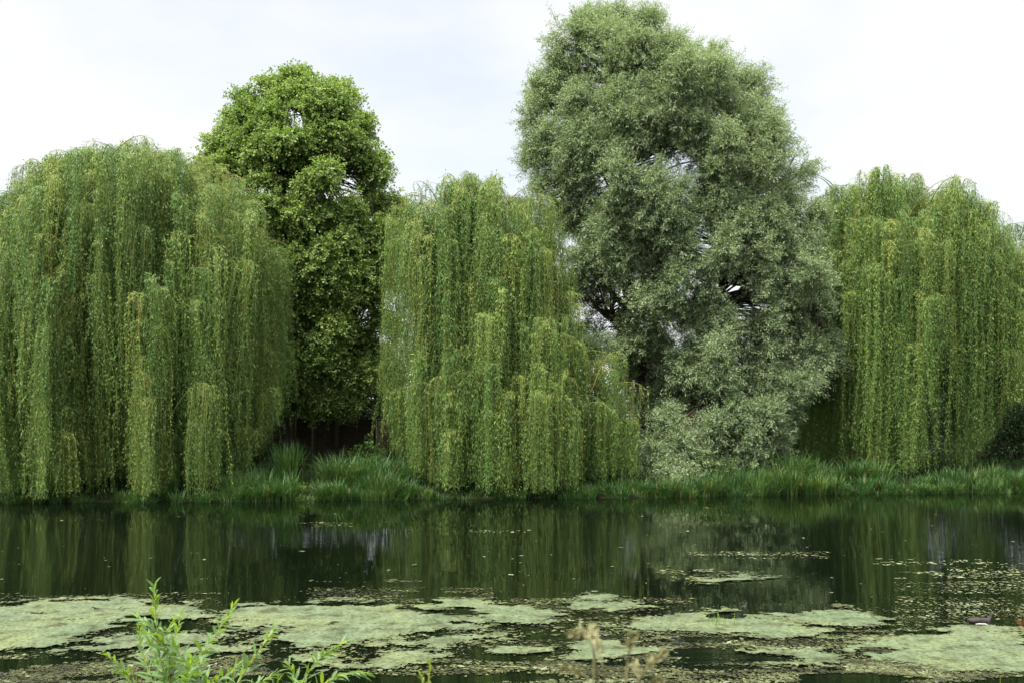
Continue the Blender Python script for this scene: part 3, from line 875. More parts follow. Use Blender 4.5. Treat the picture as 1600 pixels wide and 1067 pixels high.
# trellis panel between two fence panels
g = Geo()
xa, xb = fx(588), fx(603)
za = gz(xa, YF) + .02
w, hgt = xb - xa, zt - za
for sgn in (1, -1):
    yy = YF - .03 + sgn * .006
    k = -hgt
    while k < w:
        pa, pb = max(k, 0), min(k + hgt, w)
        if pb - pa > .02:
            za_, zb_ = za + (pa - k), za + (pb - k)
            xs_ = (pa, pb) if sgn > 0 else (w - pa, w - pb)
            q0 = np.array([xa + xs_[0], yy, za_]); q1 = np.array([xa + xs_[1], yy, zb_])
            dn = unit(np.array([-(q1 - q0)[2], 0, (q1 - q0)[0]])) * .012
            d = np.array([0, .004, 0])
            g.prism([q0 - dn - d, q0 + dn - d, q0 + dn + d, q0 - dn + d, q1 - dn - d, q1 + dn - d, q1 + dn + d, q1 - dn + d], 0)
        k += .105
for x in (xa - .015, xb - .015): g.box(x, x + .03, YF - .05, YF - .012, za, zt + .02)
g.box(xa - .02, xb + .02, YF - .052, YF - .010, zt + .022, zt + .05)
g.obj('trellis_panel', M_trellis, T)

Yp = 44.0
def fp(x): return (x - CX) * Yp / F
zg = gz(fp(1175), Yp)
T = empty('picket_fence', (fp(1175), Yp, zg), 'short pale picket fence behind sedge right of the grey-green willow', 'fence')
x = fp(1138)
while x < fp(1204):
    g = Geo(); top = H - (686 - HY) * Yp / F + rng.uniform(-.02, .03)
    g.prism([(x, Yp - .02, zg - .05), (x + .075, Yp - .02, zg - .05), (x + .075, Yp, zg - .05), (x, Yp, zg - .05),
             (x + .012, Yp - .02, top), (x + .063, Yp - .02, top), (x + .063, Yp, top), (x + .012, Yp, top)], 0)
    g.obj('picket', M_pale, T)
    x += .118
for zz in (.25, .62):
    g = Geo(); g.box(fp(1136), fp(1206), Yp + .002, Yp + .03, zg + zz, zg + zz + .07); g.obj('rail', M_pale, T)

# white garden wall just above the fence line
Yg = 46.0
g = Geo(); xa, xb = (600 - CX) * Yg / F, (1000 - CX) * Yg / F
g.box(xa, xb, Yg, Yg + .2, .5, H - (650 - HY) * Yg / F)
g.box(xa - .03, xb + .03, Yg - .03, Yg + .23, H - (650 - HY) * Yg / F + .002, H - (648 - HY) * Yg / F + .03)
tag(g.obj('garden_wall', M_render, loc=(xa, Yg, .5)), 'low white garden wall showing over the fence behind the narrow willow', 'wall')

def house(name, label, xl, xr, Y, eave, ridge, wall_mat, wins, depth=8, chim=None):
    X0, X1 = (xl - CX) * Y / F, (xr - CX) * Y / F
    ze, zr = H - (eave - HY) * Y / F, H - (ridge - HY) * Y / F
    zg = .5
    T = empty(name, ((X0 + X1) / 2, Y, zg), label, 'house')
    g = Geo()
    g.box(X0, X1, Y, Y + depth, zg, ze)
    ym = Y + depth / 2                                  # gable ends
    for xx in (X0, X1 - .24):
        g.prism([(xx, Y, ze + .001), (xx + .24, Y, ze + .001), (xx + .24, Y + depth, ze + .001), (xx, Y + depth, ze + .001),
                 (xx, ym - .02, zr - .12), (xx + .24, ym - .02, zr - .12), (xx + .24, ym + .02, zr - .12), (xx, ym + .02, zr - .12)], 0)
    g.obj('wall', wall_mat, T)
    g = Geo()
    for sg, ya in ((-1, Y - .35), (1, Y + depth + .35)):
        g.prism([(X0 - .3, ya, ze - .05), (X1 + .3, ya, ze - .05), (X1 + .3, ym, zr), (X0 - .3, ym, zr),
                 (X0 - .3, ya, ze + .12), (X1 + .3, ya, ze + .12), (X1 + .3, ym, zr + .17), (X0 - .3, ym, zr + .17)], 0)
    rf = g.obj('roof', M_slate, T)
    g = Geo()
    cx = X0 + (X1 - X0) * .3
    g.box(cx - .35, cx + .35, ym - .3, ym + .3, zr - .5, zr + .9); g.box(cx - .4, cx + .4, ym - .35, ym + .35, zr + .903, zr + 1.0)
    ch = g.obj('chimney', M_brick, T)
    ch.parent = rf; ch.location = (0, 0, 0)
    for fx_, fz in wins:
        wx = X0 + (X1 - X0) * fx_; wz = zg + (ze - zg) * fz
        g = Geo()
        for a, b, c, d in ((-.6, .6, -.7, -.63), (-.6, .6, .63, .7), (-.6, -.53, -.628, .628), (.53, .6, -.628, .628), (-.03, .03, -.628, .628)):
            g.box(wx + a, wx + b, Y - .05, Y - .003, wz + c, wz + d)
        wf = g.obj('window', M_frame, T)
        g = Geo(); g.box(wx - .53, wx + .53, Y - .025, Y - .002, wz - .63, wz + .63)
        o = g.obj('pane', M_glass, T); o.parent = wf; o.location = (0, 0, 0)
        g = Geo(); g.box(wx - .7, wx + .7, Y - .12, Y - .002, wz - .80, wz - .705)
        o = g.obj('sill', M_sill, T); o.parent = wf; o.location = (0, 0, 0)
    return T
house('white_house', 'white rendered house with grey roof glimpsed behind the narrow willow', 632, 968, 62, 548, 488, M_render, [(.12, .3), (.3, .3), (.5, .3), (.7, .3), (.88, .3), (.12, .75), (.3, .75), (.5, .75), (.7, .75), (.88, .75)])
house('brick_house', 'red brick house glimpsed through the broad willow on the left', -110, 240, 56, 640, 585, M_brick, [(.15, .6), (.4, .6), (.65, .6), (.85, .6)])

# ------------------------------------------------------------------ floating algae
m, t = mat_new('floating algae')
out = N(t, 'ShaderNodeOutputMaterial'); p = N(t, 'ShaderNodeBsdfPrincipled'); p.inputs['Roughness'].default_value = .75; p.inputs['Specular IOR Level'].default_value = .25
ge = N(t, 'ShaderNodeNewGeometry')
na = N(t, 'ShaderNodeTexNoise'); na.inputs['Scale'].default_value = .8; na.inputs['Detail'].default_value = 4
nb_ = N(t, 'ShaderNodeTexNoise'); nb_.inputs['Scale'].default_value = 22; nb_.inputs['Detail'].default_value = 4
ra = ramp(t, [(.30, (.055, .080, .042)), (.5, (.077, .100, .053)), (.74, (.098, .116, .046))])
rb = ramp(t, [(.30, (.28, .24, .12)), (.43, (.74, .76, .66)), (.60, (1, 1, 1)), (.76, (1.35, 1.32, 1.3))])
mm = N(t, 'ShaderNodeMix', data_type='RGBA', blend_type='MULTIPLY'); mm.inputs[0].default_value = 1
att = N(t, 'ShaderNodeAttribute', attribute_name='tint')
rc = ramp(t, [(0, (.22, .16, .06)), (.35, (.8, .8, .55)), (.6, (1, 1, 1)), (1, (1.1, 1.1, 1.05))])
m3 = N(t, 'ShaderNodeMix', data_type='RGBA', blend_type='MULTIPLY'); m3.inputs[0].default_value = 1
bu = N(t, 'ShaderNodeBump'); bu.inputs['Strength'].default_value = .5; bu.inputs['Distance'].default_value = .02
t.links.new(ge.outputs['Position'], na.inputs['Vector']); t.links.new(ge.outputs['Position'], nb_.inputs['Vector'])
t.links.new(na.outputs['Fac'], ra.inputs[0]); t.links.new(nb_.outputs['Fac'], rb.inputs[0])
t.links.new(ra.outputs[0], mm.inputs[6]); t.links.new(rb.outputs[0], mm.inputs[7])
t.links.new(att.outputs['Fac'], rc.inputs[0]); t.links.new(mm.outputs[2], m3.inputs[6]); t.links.new(rc.outputs[0], m3.inputs[7])
t.links.new(nb_.outputs['Fac'], bu.inputs['Height']); t.links.new(bu.outputs[0], p.inputs['Normal'])
nc_ = N(t, 'ShaderNodeTexNoise'); nc_.inputs['Scale'].default_value = 3.2; nc_.inputs['Detail'].default_value = 7; nc_.inputs['Roughness'].default_value = .65
rd = ramp(t, [(.36, (.40, .34, .18)), (.45, (.82, .82, .70)), (.56, (1, 1, 1)), (.70, (1.12, 1.12, 1.2))])
m4 = N(t, 'ShaderNodeMix', data_type='RGBA', blend_type='MULTIPLY'); m4.inputs[0].default_value = 1
t.links.new(ge.outputs['Position'], nc_.inputs['Vector']); t.links.new(nc_.outputs['Fac'], rd.inputs[0])
t.links.new(m3.outputs[2], m4.inputs[6]); t.links.new(rd.outputs[0], m4.inputs[7])
t.links.new(m4.outputs[2], p.inputs['Base Color']); t.links.new(p.outputs[0], out.inputs['Surface'])
M_algae = m
M_weed = leaf_mat('drifting weed', [(0, (.012, .013, .004)), (.4, (.026, .028, .008)), (.68, (.065, .072, .026)), (1, (.15, .175, .10))], 0, rough=.6)

def poly_sd(poly, P):
    """signed distance to a polygon, positive inside"""
    d = np.full(len(P), 1e9); ins = np.zeros(len(P), bool)
    n = len(poly)
    for i in range(n):
        a = poly[i]; b = poly[(i + 1) % n]
        ab = b - a
        tt = np.clip(((P - a) @ ab) / (ab @ ab), 0, 1)
        d = np.minimum(d, np.linalg.norm(P - a - tt[:, None] * ab, axis=1))
        c = (a[1] > P[:, 1]) != (b[1] > P[:, 1])
        ins ^= c & (P[:, 0] < (b[0] - a[0]) * (P[:, 1] - a[1]) / (b[1] - a[1] + 1e-12) + a[0])
    return np.where(ins, d, -d)
MATS = [
 ('wide algae mat on the far left, behind the tip of the tallest willow shoot', 0, [(-60, 950), (0, 943), (60, 939), (120, 937), (210, 934), (300, 941), (318, 950), (330, 962), (230, 978), (150, 990), (90, 1003), (60, 1012), (-60, 1024)]),
 ('largest algae mat, broad and smooth, right behind the willow shoots', 0, [(322, 952), (400, 941), (460, 938), (520, 936), (620, 943), (700, 955), (760, 968), (778, 986), (700, 986), (640, 994), (580, 1002), (530, 1010), (470, 1013), (430, 1008), (400, 1000), (440, 990), (400, 984), (360, 986), (345, 972)]),
 ('narrow algae strip in the dark inlet left of the shoots', 0, [(66, 1012), (110, 1003), (200, 994), (300, 990), (350, 1000), (250, 1010), (150, 1018), (80, 1021)]),
 ('algae strip crossing behind the stems of the willow shoots', .1, [(180, 1030), (230, 1018), (260, 1013), (350, 1010), (395, 1012), (380, 1022), (300, 1030), (240, 1034)]),
 ('long thin algae strip below the largest mat', 0, [(545, 1014), (580, 1004), (640, 997), (700, 990), (790, 988), (800, 994), (750, 1002), (680, 1011), (600, 1016)]),
 ('smooth algae mat touching the sky-lit streaks in the middle of the river', 0, [(655, 948), (700, 939), (760, 939), (850, 950), (876, 960), (850, 976), (790, 970), (720, 958)]),
 ('small algae patch just above the bright tip of the blurred shoot', 0, [(565, 1036), (600, 1024), (660, 1020), (692, 1026), (640, 1036), (590, 1044)]),
 ('algae patch behind the lowest right willow shoot', .1, [(415, 1040), (450, 1027), (500, 1023), (560, 1027), (555, 1036), (500, 1047), (430, 1045)]),
 ('ragged algae patch left of the dry grass stalks', .15, [(725, 1040), (770, 1030), (755, 1012), (800, 1007), (865, 1012), (840, 1030), (800, 1040)]),
 ('smooth tongue shaped algae mat behind the dry grass stalks', -.1, [(872, 1032), (900, 1020), (885, 1010), (950, 1004), (1010, 1008), (1032, 1015), (1000, 1024), (970, 1033), (930, 1034)]),
 ('sparse broken algae band in the middle of the river', .42, [(835, 946), (900, 937), (1000, 939), (1045, 950), (1000, 958), (930, 956), (870, 958)]),
 ('long algae mat with a tuft of green blades growing in it', .05, [(940, 976), (985, 967), (1080, 961), (1200, 966), (1290, 980), (1355, 990), (1280, 998), (1170, 996), (1100, 990), (1000, 986)]),
 ('upper right algae band above the mat with green blades', .12, [(1100, 955), (1180, 949), (1260, 954), (1310, 949), (1385, 966), (1360, 980), (1250, 973), (1180, 968)]),
 ('large right hand algae mat with the moorhen at its far edge', .05, [(1335, 1014), (1400, 992), (1450, 981), (1520, 977), (1660, 982), (1660, 1060), (1580, 1052), (1480, 1046), (1420, 1036), (1375, 1024)]),
 ('ragged algae mat between the long mat and the right hand mat', .2, [(1125, 1016), (1200, 1007), (1285, 1012), (1315, 1026), (1280, 1037), (1200, 1042), (1160, 1030)]),
 ('tiny bright algae raft below the right end of the narrow willow reflection', 0, [(908, 934), (925, 930), (950, 931), (962, 936), (935, 939)]),
 ('algae raft drifting alone in open water right of the middle', .12, [(1070, 906), (1110, 897), (1180, 896), (1235, 908), (1180, 914), (1110, 913)]),
]
frag = []                                   # places for loose fragments: x, y, brightness
for k, (lab, thr, poly) in enumerate(MATS):
    W = np.array([onwater(*q) for q in poly])
    lo, hi = W.min(0) - .3, W.max(0) + .3
    if hi[1] - lo[1] > 60: continue
    cx_, cy_ = .022, .034
    nx, ny = int((hi[0] - lo[0]) / cx_), int((hi[1] - lo[1]) / cy_)
    X, Y = np.meshgrid(lo[0] + np.arange(nx + 1) * cx_, lo[1] + np.arange(ny + 1) * cy_)
    Pn = np.stack([X + cx_ / 2, Y + cy_ / 2], -1)[:-1, :-1].reshape(-1, 2)
    sd = poly_sd(W, Pn)
    big = fbm(Pn * [1.6, 2.4], 31 + k, 3) - .5
    fine = fbm(Pn * [9, 12], 57 + k, 3) - .5
    hol = fbm(Pn * [1.3, 3.2], 91 + k, 4)
    ragged = fbm(Pn * [22, 30], 73 + k, 2) - .5
    val = np.minimum(sd, .6) + .05 + big * .6 + fine * .5 + ragged * .34 - np.maximum(hol - .56 + thr * .3, 0) * 3.2 - thr * .35
    ok = (val > 0).reshape(ny, nx)
    idx = np.arange((nx + 1) * (ny + 1)).reshape(ny + 1, nx + 1)
    q = np.stack([idx[:-1, :-1], idx[:-1, 1:], idx[1:, 1:], idx[1:, :-1]], -1)[ok]
    rg = np.random.default_rng(k)
    jx = X + rg.uniform(-.4, .4, X.shape) * cx_; jy = Y + rg.uniform(-.4, .4, X.shape) * cy_
    Z = .006 + .022 * fbm(np.stack([X, Y], -1) * 5, 7, 3)
    Z += .004 * rg.random(X.shape)
    V = np.stack([jx, jy, Z], -1).reshape(-1, 3)
    used = np.unique(q); remap = np.full(len(V), -1); remap[used] = np.arange(len(used))
    vv = val[ok.ravel()]
    tint = np.clip(.22 + vv * 2.4, 0.0, .6) + rg.normal(0, .10, len(vv))
    g = Geo(); g.add(V[used], remap[q], np.clip(tint, 0, 1))
    cen = W.mean(0)
    tag(g.obj('algae_mat', M_algae, loc=(cen[0], cen[1], 0)), lab, 'algae mat', 'algae mats floating on the river')
    near = (val > -.35) & (val < 0.02) & (rg.random(len(val)) < .10)
    frag.append(np.concatenate([Pn[near], np.clip(.55 + val[near, None] * 1.6 + rg.normal(0, .2, (near.sum(), 1)), 0, 1)], 1))
rg = np.random.default_rng(77)
def scatter(x0, x1, y0, y1, n, br, cl=.5, sc_=(.8, 3.2)):
    """fragments drifting in streaks over a stretch of water"""
    x = rg.uniform(x0, x1, n); y = rg.uniform(y0, y1, n)
    Y = H * F / (y - HY); X = (x - CX) * Y / F
    d = fbm(np.stack([X * sc_[0], Y * sc_[1]], -1), 41, 3)
    k = d > cl + rg.normal(0, .03, n)
    b2 = fbm(np.stack([X * 1.7, Y * 4.5], -1), 43, 2)[k]
    b = np.clip(br + (b2 - .5) * .9 + rg.normal(0, .16, k.sum()), 0, 1)
    frag.append(np.stack([X[k], Y[k], b], -1))
scatter(-20, 420, 1024, 1068, 9000, .42, .47)
scatter(420, 860, 1030, 1068, 3500, .42, .55)
scatter(700, 1000, 975, 1066, 5000, .45, .54)
scatter(840, 1420, 1018, 1068, 11000, .40, .48)
scatter(1000, 1400, 985, 1030, 7000, .40, .50)
scatter(800, 1080, 935, 975, 4200, .42, .46)
scatter(1320, 1610, 1030, 1068, 6000, .5, .42)
scatter(1400, 1610, 893, 985, 2700, .62, .50, (.7, 2.8))
scatter(1480, 1610, 880, 970, 900, .66, .42, (.7, 2.8))
scatter(1365, 1550, 873, 884, 260, .72, .45, (.6, 2))
scatter(1080, 1295, 862, 873, 600, .62, .45, (.6, 2))
scatter(1030, 1110, 889, 900, 160, .6, .40)
scatter(470, 550, 816, 823, 130, .6, .3)
scatter(730, 830, 828, 832, 60, .6, .3)
scatter(1090, 1190, 791, 796, 60, .66, .3)
scatter(60, 170, 808, 813, 40, .6, .3)
scatter(480, 660, 905, 942, 2400, .30, .50, (.8, 3))
scatter(690, 770, 918, 942, 800, .36, .42, (.8, 3))
scatter(0, 340, 926, 940, 700, .35, .5, (.8, 3))
scatter(0, 1600, 800, 940, 230, .7, .35)
f_ = np.concatenate(frag)
n = len(f_)
g = Geo()
an = rg.uniform(0, PI, n); ln = np.clip(rg.lognormal(-4.15, .55, n), .005, .06) * np.where(f_[:, 1] > 17, 1.5, 1); wd = ln * rg.uniform(.35, .9, n)
D = np.stack([np.cos(an), np.sin(an), rg.uniform(-.06, .06, n)], -1)
S_ = np.stack([-np.sin(an), np.cos(an), rg.uniform(-.1, .1, n)], -1)
g.leaves(np.concatenate([f_[:, :2], rg.uniform(.004, .012, (n, 1))], 1), D, ln * 2, wd * 2, S_, f_[:, 2])
o = g.obj('drifting_weed', M_weed); o['kind'] = 'stuff'
# green blades standing in the long mat
c = onwater(1120, 976)
g = Geo()
n = 26
b = np.stack([c[0] + rg.normal(0, .16, n), c[1] + rg.normal(0, .12, n), np.zeros(n)], -1)
a = rg.uniform(0, 2 * PI, n)
blades(g, rg, b, np.stack([np.cos(a), np.sin(a), a * 0], -1), rg.uniform(.05, .19, n), np.full(n, .009), rg.uniform(.1, 1.1, n), rg.uniform(.45, .9, n))
tag(g.obj('rush_tuft', M_shrub, loc=(c[0], c[1], 0)), 'tuft of short green blades growing through the long algae mat', 'plant')

# ------------------------------------------------------------------ birds
def skin_body(name, pts, edges, radii, mat, parent=None, sub=2, scale=None):
    me = bpy.data.meshes.new(name)
    me.from_pydata([tuple(p_) for p_ in pts], edges, [])
    o = bpy.data.objects.new(name, me); C.objects.link(o)
    sk = o.modifiers.new('skin', 'SKIN')
    for v, r in zip(me.skin_vertices[0].data if me.skin_vertices else [], radii):
        v.radius = r if isinstance(r, tuple) else (r, r)
    su = o.modifiers.new('sub', 'SUBSURF'); su.levels = sub; su.render_levels = sub
    me.materials.append(mat)
    return o
def blob(rings, sides=12):
    """closed lofted body: rings of (centre x, centre z, half width, half height) along x"""
    g = Geo(); V = []
    for (x, z, w, h) in rings:
        for k in range(sides):
            an = 2 * PI * k / sides
            V.append((x, math.cos(an) * w, z + math.sin(an) * h))
    n = len(rings); idx = np.arange(n * sides).reshape(n, sides)
    q = np.stack([idx[:-1], np.roll(idx[:-1], -1, 1), np.roll(idx[1:], -1, 1), idx[1:]], -1).reshape(-1, 4)
    g.add(V, q)
    return g
M_hen = solid_mat('moorhen plumage', (.010, .010, .012), (.026, .019, .015), 18, .75, .2)
M_white = solid_mat('white flank feathers', (.6, .6, .6), (.75, .75, .72), 8, .7)
M_beak = solid_mat('olive yellow beak', (.30, .26, .08), (.42, .34, .10), 9, .5)
M_perch = solid_mat('grey pigeon plumage', (.06, .07, .09), (.13, .14, .16), 14, .6)
def place(o, T):
    o.parent = T
hx, hy = onwater(1532, 976.5)
T = empty('moorhen', (hx, hy, 0), 'dark moorhen swimming right along the far edge of the right algae mat', 'bird')
T.scale = (1.15, 1.15, 1.15)
g = blob([(-.165, .075, .004, .004), (-.15, .068, .018, .014), (-.11, .050, .042, .040), (-.06, .036, .062, .055), (0, .030, .070, .062), (.06, .030, .062, .060), (.095, .045, .044, .052),
          (.115, .075, .030, .040), (.122, .105, .022, .030), (.130, .128, .022, .026), (.143, .138, .023, .022), (.158, .138, .019, .017), (.170, .134, .009, .009), (.174, .133, .002, .002)])
place(g.obj('body', M_hen, None, True), T)
g = blob([(.168, .134, .008, .009), (.182, .130, .006, .006), (.198, .124, .001, .001)], 8); place(g.obj('beak', M_beak, None, True), T)
for sg in (1, -1):
    g = blob([(-.13, .056, .004, .008), (-.10, .058, .010, .022), (-.03, .058, .013, .030), (.04, .054, .011, .026), (.075, .050, .003, .008)], 10)
    o = g.obj('wing', M_hen, None, True); place(o, T); o.location = (0, sg * .052, .004)
    g = blob([(-.09, .034, .002, .003), (-.04, .036, .005, .004), (.03, .034, .004, .004), (.06, .026, .001, .002)], 8)
    o = g.obj('flank_stripe', M_white, None, True); place(o, T); o.location = (0, sg * .066, -.002)
# bird on the topmost left twig of the right willow
def perch_bird():
    T = empty('perched_bird', BIRD, 'small dark bird perched on a bare twig atop the right bank willow', 'bird')
    g = blob([(-.13, -.055, .006, .010), (-.09, -.045, .016, .016), (-.05, -.015, .036, .034), (0, .012, .048, .050), (.045, .030, .042, .046), (.075, .055, .026, .032), (.09, .075, .024, .025), (.108, .084, .018, .018), (.122, .082, .004, .005)])
    b = g.obj('body', M_perch, None, True); place(b, T); b.rotation_euler = (0, rad(-62), rad(160)); b.location = (0, 0, .10)
    g = blob([(.118, .082, .006, .006), (.140, .076, .001, .001)], 6)
    k = g.obj('beak', M_beak, None, True); place(k, T); k.rotation_euler = b.rotation_euler; k.location = b.location
    for sg in (1, -1):
        g = Geo(); g.tubes(np.array([[0, sg * .018, .06], [.006, sg * .018, .03], [0, sg * .016, .0]]), .004, 5)
        place(g.obj('leg', M_beak, None), T)
perch_bird()

# ------------------------------------------------------------------ plants on the near bank
def lance(g, P0, D, ln, wd, droop, roll, tint):
    """one lanceolate leaf: a curved blade folded along its midrib"""
    K = 7
    t = np.linspace(0, 1, K)
    D = unit(D)
    lat = unit(np.cross(D, [0, 0, 1]) + roll)
    lat = unit(lat - D * (lat @ D))
    nrm = np.cross(lat, D)
    P = P0 + D * (t * ln)[:, None] + np.array([0, 0, -1.0]) * (droop * ln * t ** 2)[:, None]
    w = wd * .5 * np.array([.12, .72, 1, .95, .72, .40, .02])
    A = P + lat * w[:, None] + nrm * (w * .35)[:, None]
    B = P - lat * w[:, None] + nrm * (w * .35)[:, None]
    V = np.concatenate([A, P, B])
    q = [(k, K + k, K + k + 1, k + 1) for k in range(K - 1)] + [(K + k, 2 * K + k, 2 * K + k + 1, K + k + 1) for k in range(K - 1)]
    g.add(V, q, tint)
def shoots(name, label, cat, Y, stems, seed, leaf=(.09, .15), wd=.18, mat=None, smat=None, gap=.019, side=True, group=None):
    """stems: photo polylines of upright shoots standing at distance Y"""
    rng = np.random.default_rng(seed)
    xm = np.mean([s_[0][0] for s_ in stems])
    X0 = (xm - CX) * Y / F
    T = empty(name, (X0, Y, gz(X0, Y)), label, cat, group)
    lf = Geo(); first = True
    for pts, r in stems:
        pass
    def grow(P, r0, top=True):
        g = Geo(); g.tubes(P, np.linspace(r0, r0 * .3, len(P)), 7, tint=rng.random())
        g.obj('stem', smat or M_stem, T, True)
        seg = np.linalg.norm(np.diff(P, axis=0), axis=1); cum = np.concatenate([[0], np.cumsum(seg)])
        s_ = gap * 1.5; an = rng.uniform(0, 6.28)
        while s_ < cum[-1]:
            q = np.array([np.interp(s_, cum, P[:, k]) for k in range(3)])
            q2 = np.array([np.interp(min(s_ + .02, cum[-1]), cum, P[:, k]) for k in range(3)])
            q1 = np.array([np.interp(s_ - .02, cum, P[:, k]) for k in range(3)])
            tan = unit(q2 - q1); u = s_ / cum[-1]
            if q[2] > 1.25:
                rad_ = unit(np.array([math.cos(an), math.sin(an), rng.normal(.1, .2)]))
                D = unit(rad_ * (1 - .45 * u) + tan * (.35 + .7 * u) + rng.normal(0, .12, 3))
                ln = rng.uniform(*leaf) * (1 - .45 * max(0, u - .7) / .3) * (.75 + .25 * min(1, u * 3))
                lance(lf, q, D, ln, ln * wd * rng.uniform(.85, 1.2), rng.uniform(.05, .55), rng.normal(0, .5, 3), np.clip(.12 + .62 * u ** 2 + rng.normal(0, .14), 0, 1))
            an += 2.4 + rng.normal(0, .2); s_ += gap * rng.uniform(.7, 1.3) * (1 - .4 * u)
    for pts, r in stems:
        K = 14
        raw = np.array([at(p_[0], p_[1], Y + (p_[2] if len(p_) > 2 else 0)) for p_ in pts])
        foot = np.array([X0 + (raw[0][0] - X0) * .55, Y + rng.normal(0, .05), gz(X0, Y) - .03])
        raw = np.concatenate([[foot], raw])
        tt = np.linspace(0, len(raw) - 1, K)
        P = np.stack([np.interp(tt, np.arange(len(raw)), raw[:, k]) for k in range(3)], -1)
        for _ in range(2): P[1:-1] = (P[:-2] + 2 * P[1:-1] + P[2:]) / 4
        grow(P, r)
    lf.obj('foliage', mat or M_shoot, T)
    return T
Y1 = 5.6
shoots('willow_shoots', 'tallest clump of young willow shoots in the foreground, left of the others', 'shrub', Y1, [
    ([(262, 1090), (246, 1010, .02), (243, 955), (241, 912)], .0045),
    ([(268, 1090), (300, 1040, -.1), (335, 995, -.12), (366, 946, -.15)], .0042),
    ([(246, 1090), (222, 1020, .1), (216, 980, .1)], .0038),
    ([(225, 1090), (195, 1050, -.1), (168, 1022, -.15)], .0034),
    ([(258, 1080), (270, 1010, .15), (284, 960, .2)], .0032),
    ([(252, 1080), (238, 1000, .2), (212, 958, .25)], .0030),
    ([(290, 1080), (310, 1050, .1), (322, 1015, .15)], .0030),
    ([(244, 1010), (262, 985, -.03), (276, 962, -.08)], .0024), ([(243, 985), (228, 972, .05), (216, 962, .08)], .0022),
    ([(300, 1090), (342, 1062, -.1), (372, 1040, -.15)], .0030), ([(215, 1095), (205, 1070, .1), (196, 1050, .1)], .0030), ([(280, 1090), (292, 1060, -.2), (300, 1030, -.25)], .0030)], 101)
shoots('willow_shoots', 'slender leafy willow shoot between the tallest clump and the arching shoots', 'shrub', Y1 - .2, [
    ([(355, 1095), (380, 1050), (405, 1015, .05), (428, 985, .05)], .0042),
    ([(345, 1095), (360, 1060, .1), (372, 1035, .1)], .0032),
    ([(370, 1095), (400, 1070, .1), (432, 1050, .15)], .0032)], 102)
shoots('willow_shoots', 'willow shoots arching to the right with bright drooping leaf tips', 'shrub', Y1 - .1, [
    ([(470, 1100), (476, 1055), (505, 1020), (545, 1000)], .0042),
    ([(478, 1100), (500, 1068, -.05), (540, 1052, -.1), (572, 1050, -.1)], .0042),
    ([(462, 1095), (462, 1060, .1), (452, 1038, .1)], .0030),
    ([(420, 1100), (430, 1075, .1), (436, 1058, .1)], .0030)], 103)
shoots('seedling', 'small blurred yellow-green seedling close to the lens at the bottom edge', 'plant', 3.1, [
    ([(668, 1090), (670, 1062), (672, 1036)], .004), ([(662, 1090), (660, 1060), (655, 1050)], .003)], 104, leaf=(.035, .06), wd=.34, mat=M_yel, gap=.02)
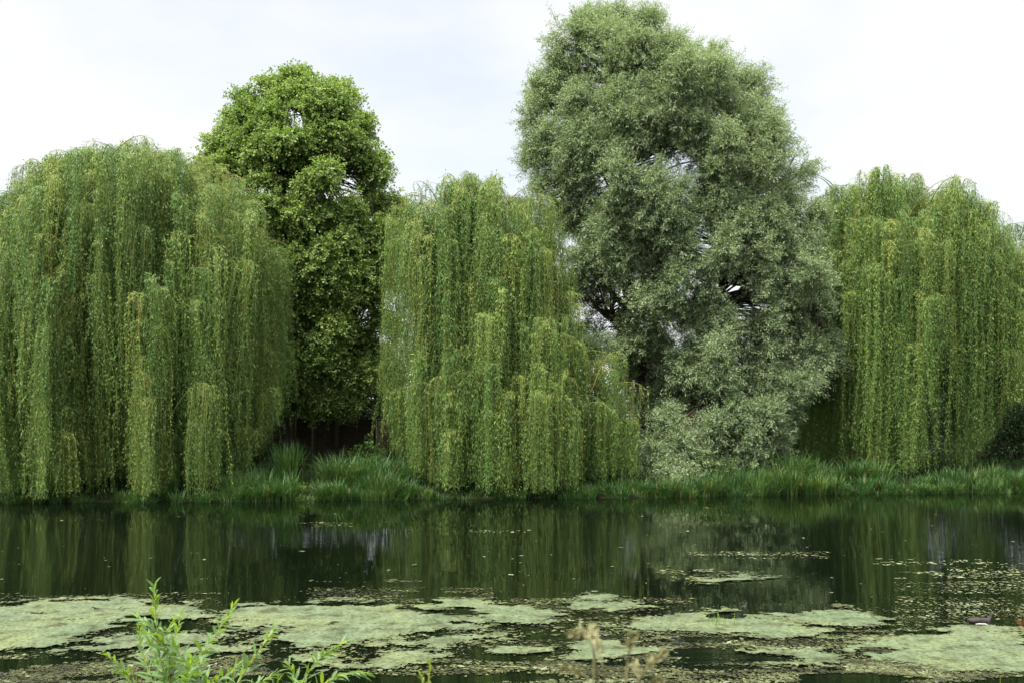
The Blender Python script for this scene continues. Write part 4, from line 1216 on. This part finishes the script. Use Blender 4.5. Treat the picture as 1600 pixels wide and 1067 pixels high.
# dry grass stalks with bent heads
def dry_tuft(label, Y, stalks, seed, mat, cat='dry grass', head=.10, hr=.0055):
    rng = np.random.default_rng(seed)
    xm = np.mean([s_[0][0] for s_ in stalks]); X0 = (xm - CX) * Y / F
    T = empty('dry_grass', (X0, Y, gz(X0, Y)), label, cat)
    for pts in stalks:
        raw = np.array([at(p_[0], p_[1], Y + rng.normal(0, .04)) for p_ in pts])
        foot = np.array([X0 + (raw[0][0] - X0) * .5, Y, gz(X0, Y) - .03])
        raw = np.concatenate([[foot], raw])
        tt = np.linspace(0, len(raw) - 1, 22)
        P = np.stack([np.interp(tt, np.arange(len(raw)), raw[:, k]) for k in range(3)], -1)
        for _ in range(4): P[1:-1] = (P[:-2] + 2 * P[1:-1] + P[2:]) / 4
        g = Geo(); g.tubes(P, np.linspace(.0022, .0012, len(P)), 6, tint=rng.random())
        st = g.obj('stalk', mat, T, True)
        g = Geo(); n = 70
        k = rng.uniform(len(P) - 1 - 6, len(P) - 1, n); ki = np.minimum(k.astype(int), len(P) - 2)
        B = P[ki] + (P[ki + 1] - P[ki]) * (k - ki)[:, None] + rng.normal(0, hr * .35, (n, 3))
        D = unit(unit(P[ki + 1] - P[ki]) + rng.normal(0, .35, (n, 3)))
        g.leaves(B, D, rng.uniform(.010, .018, n), .0042, unit(np.cross(D, rng.normal(0, 1, (n, 3)))), rng.random(n))
        g.obj('seed_head', mat, T)
    return T
dry_tuft('blurred tuft of dry tan grass stalks with bent heads at the bottom of the frame', 1.55, [
    [(925, 1090), (930, 1015), (915, 989), (893, 992)], [(940, 1090), (925, 1000), (908, 982)], [(950, 1090), (940, 1030), (925, 978)],
    [(985, 1090), (1005, 1050), (1036, 1018)], [(975, 1090), (982, 1020), (990, 988)], [(1000, 1090), (998, 1060), (992, 1035)], [(935, 1095), (915, 1055), (880, 1042)],
    [(990, 1095), (1010, 1070), (1030, 1060)]], 111, M_dry)
dry_tuft('short blurred brown seed head at the bottom edge below the tallest willow shoots', 3.2, [[(205, 1095), (207, 1068), (204, 1050)], [(212, 1095), (214, 1070), (216, 1056)]], 112, M_dry)
dry_tuft('rust orange dock seed head blurred at the right frame edge', 1.7, [[(1624, 1090), (1620, 1010), (1608, 960)], [(1632, 1090), (1626, 1015), (1616, 965)], [(1636, 1090), (1628, 1000), (1604, 972)]], 113, M_rust, 'plant', hr=.014)
g = Geo()
c = at(1566, 1100, 4.2)
c[2] = gz(c[0], c[1])
tip = at(1563, 1058, 4.2)
P = bez(c, c + [0, 0, .2], tip - [0, 0, .12], tip, 8)
g.tubes(P, np.linspace(.005, .001, 8), 5, tint=.6)
tag(g.obj('grass_blade', M_yel, loc=c), 'single bright green grass blade poking up at the bottom right', 'grass')
# grass on the near bank (mostly below the frame)
g = Geo()
rg = np.random.default_rng(8)
n = 9000
X = rg.uniform(-7, 7, n); Y = rg.uniform(1.0, 8.2, n)
b = np.stack([X, Y, ground_z(X, Y) - .02], -1)
k = b[:, 2] + .28 < H - .30 * Y
b = b[k]; n = len(b)
a = rg.uniform(0, 2 * PI, n)
blades(g, rg, b, np.stack([np.cos(a), np.sin(a), a * 0], -1), rg.uniform(.08, .24, n), rg.uniform(.004, .008, n), rg.uniform(.2, 1.5, n), np.clip(rg.normal(.45, .2, n), 0, 1))
o = g.obj('near_bank_grass', M_sedge); o['kind'] = 'stuff'
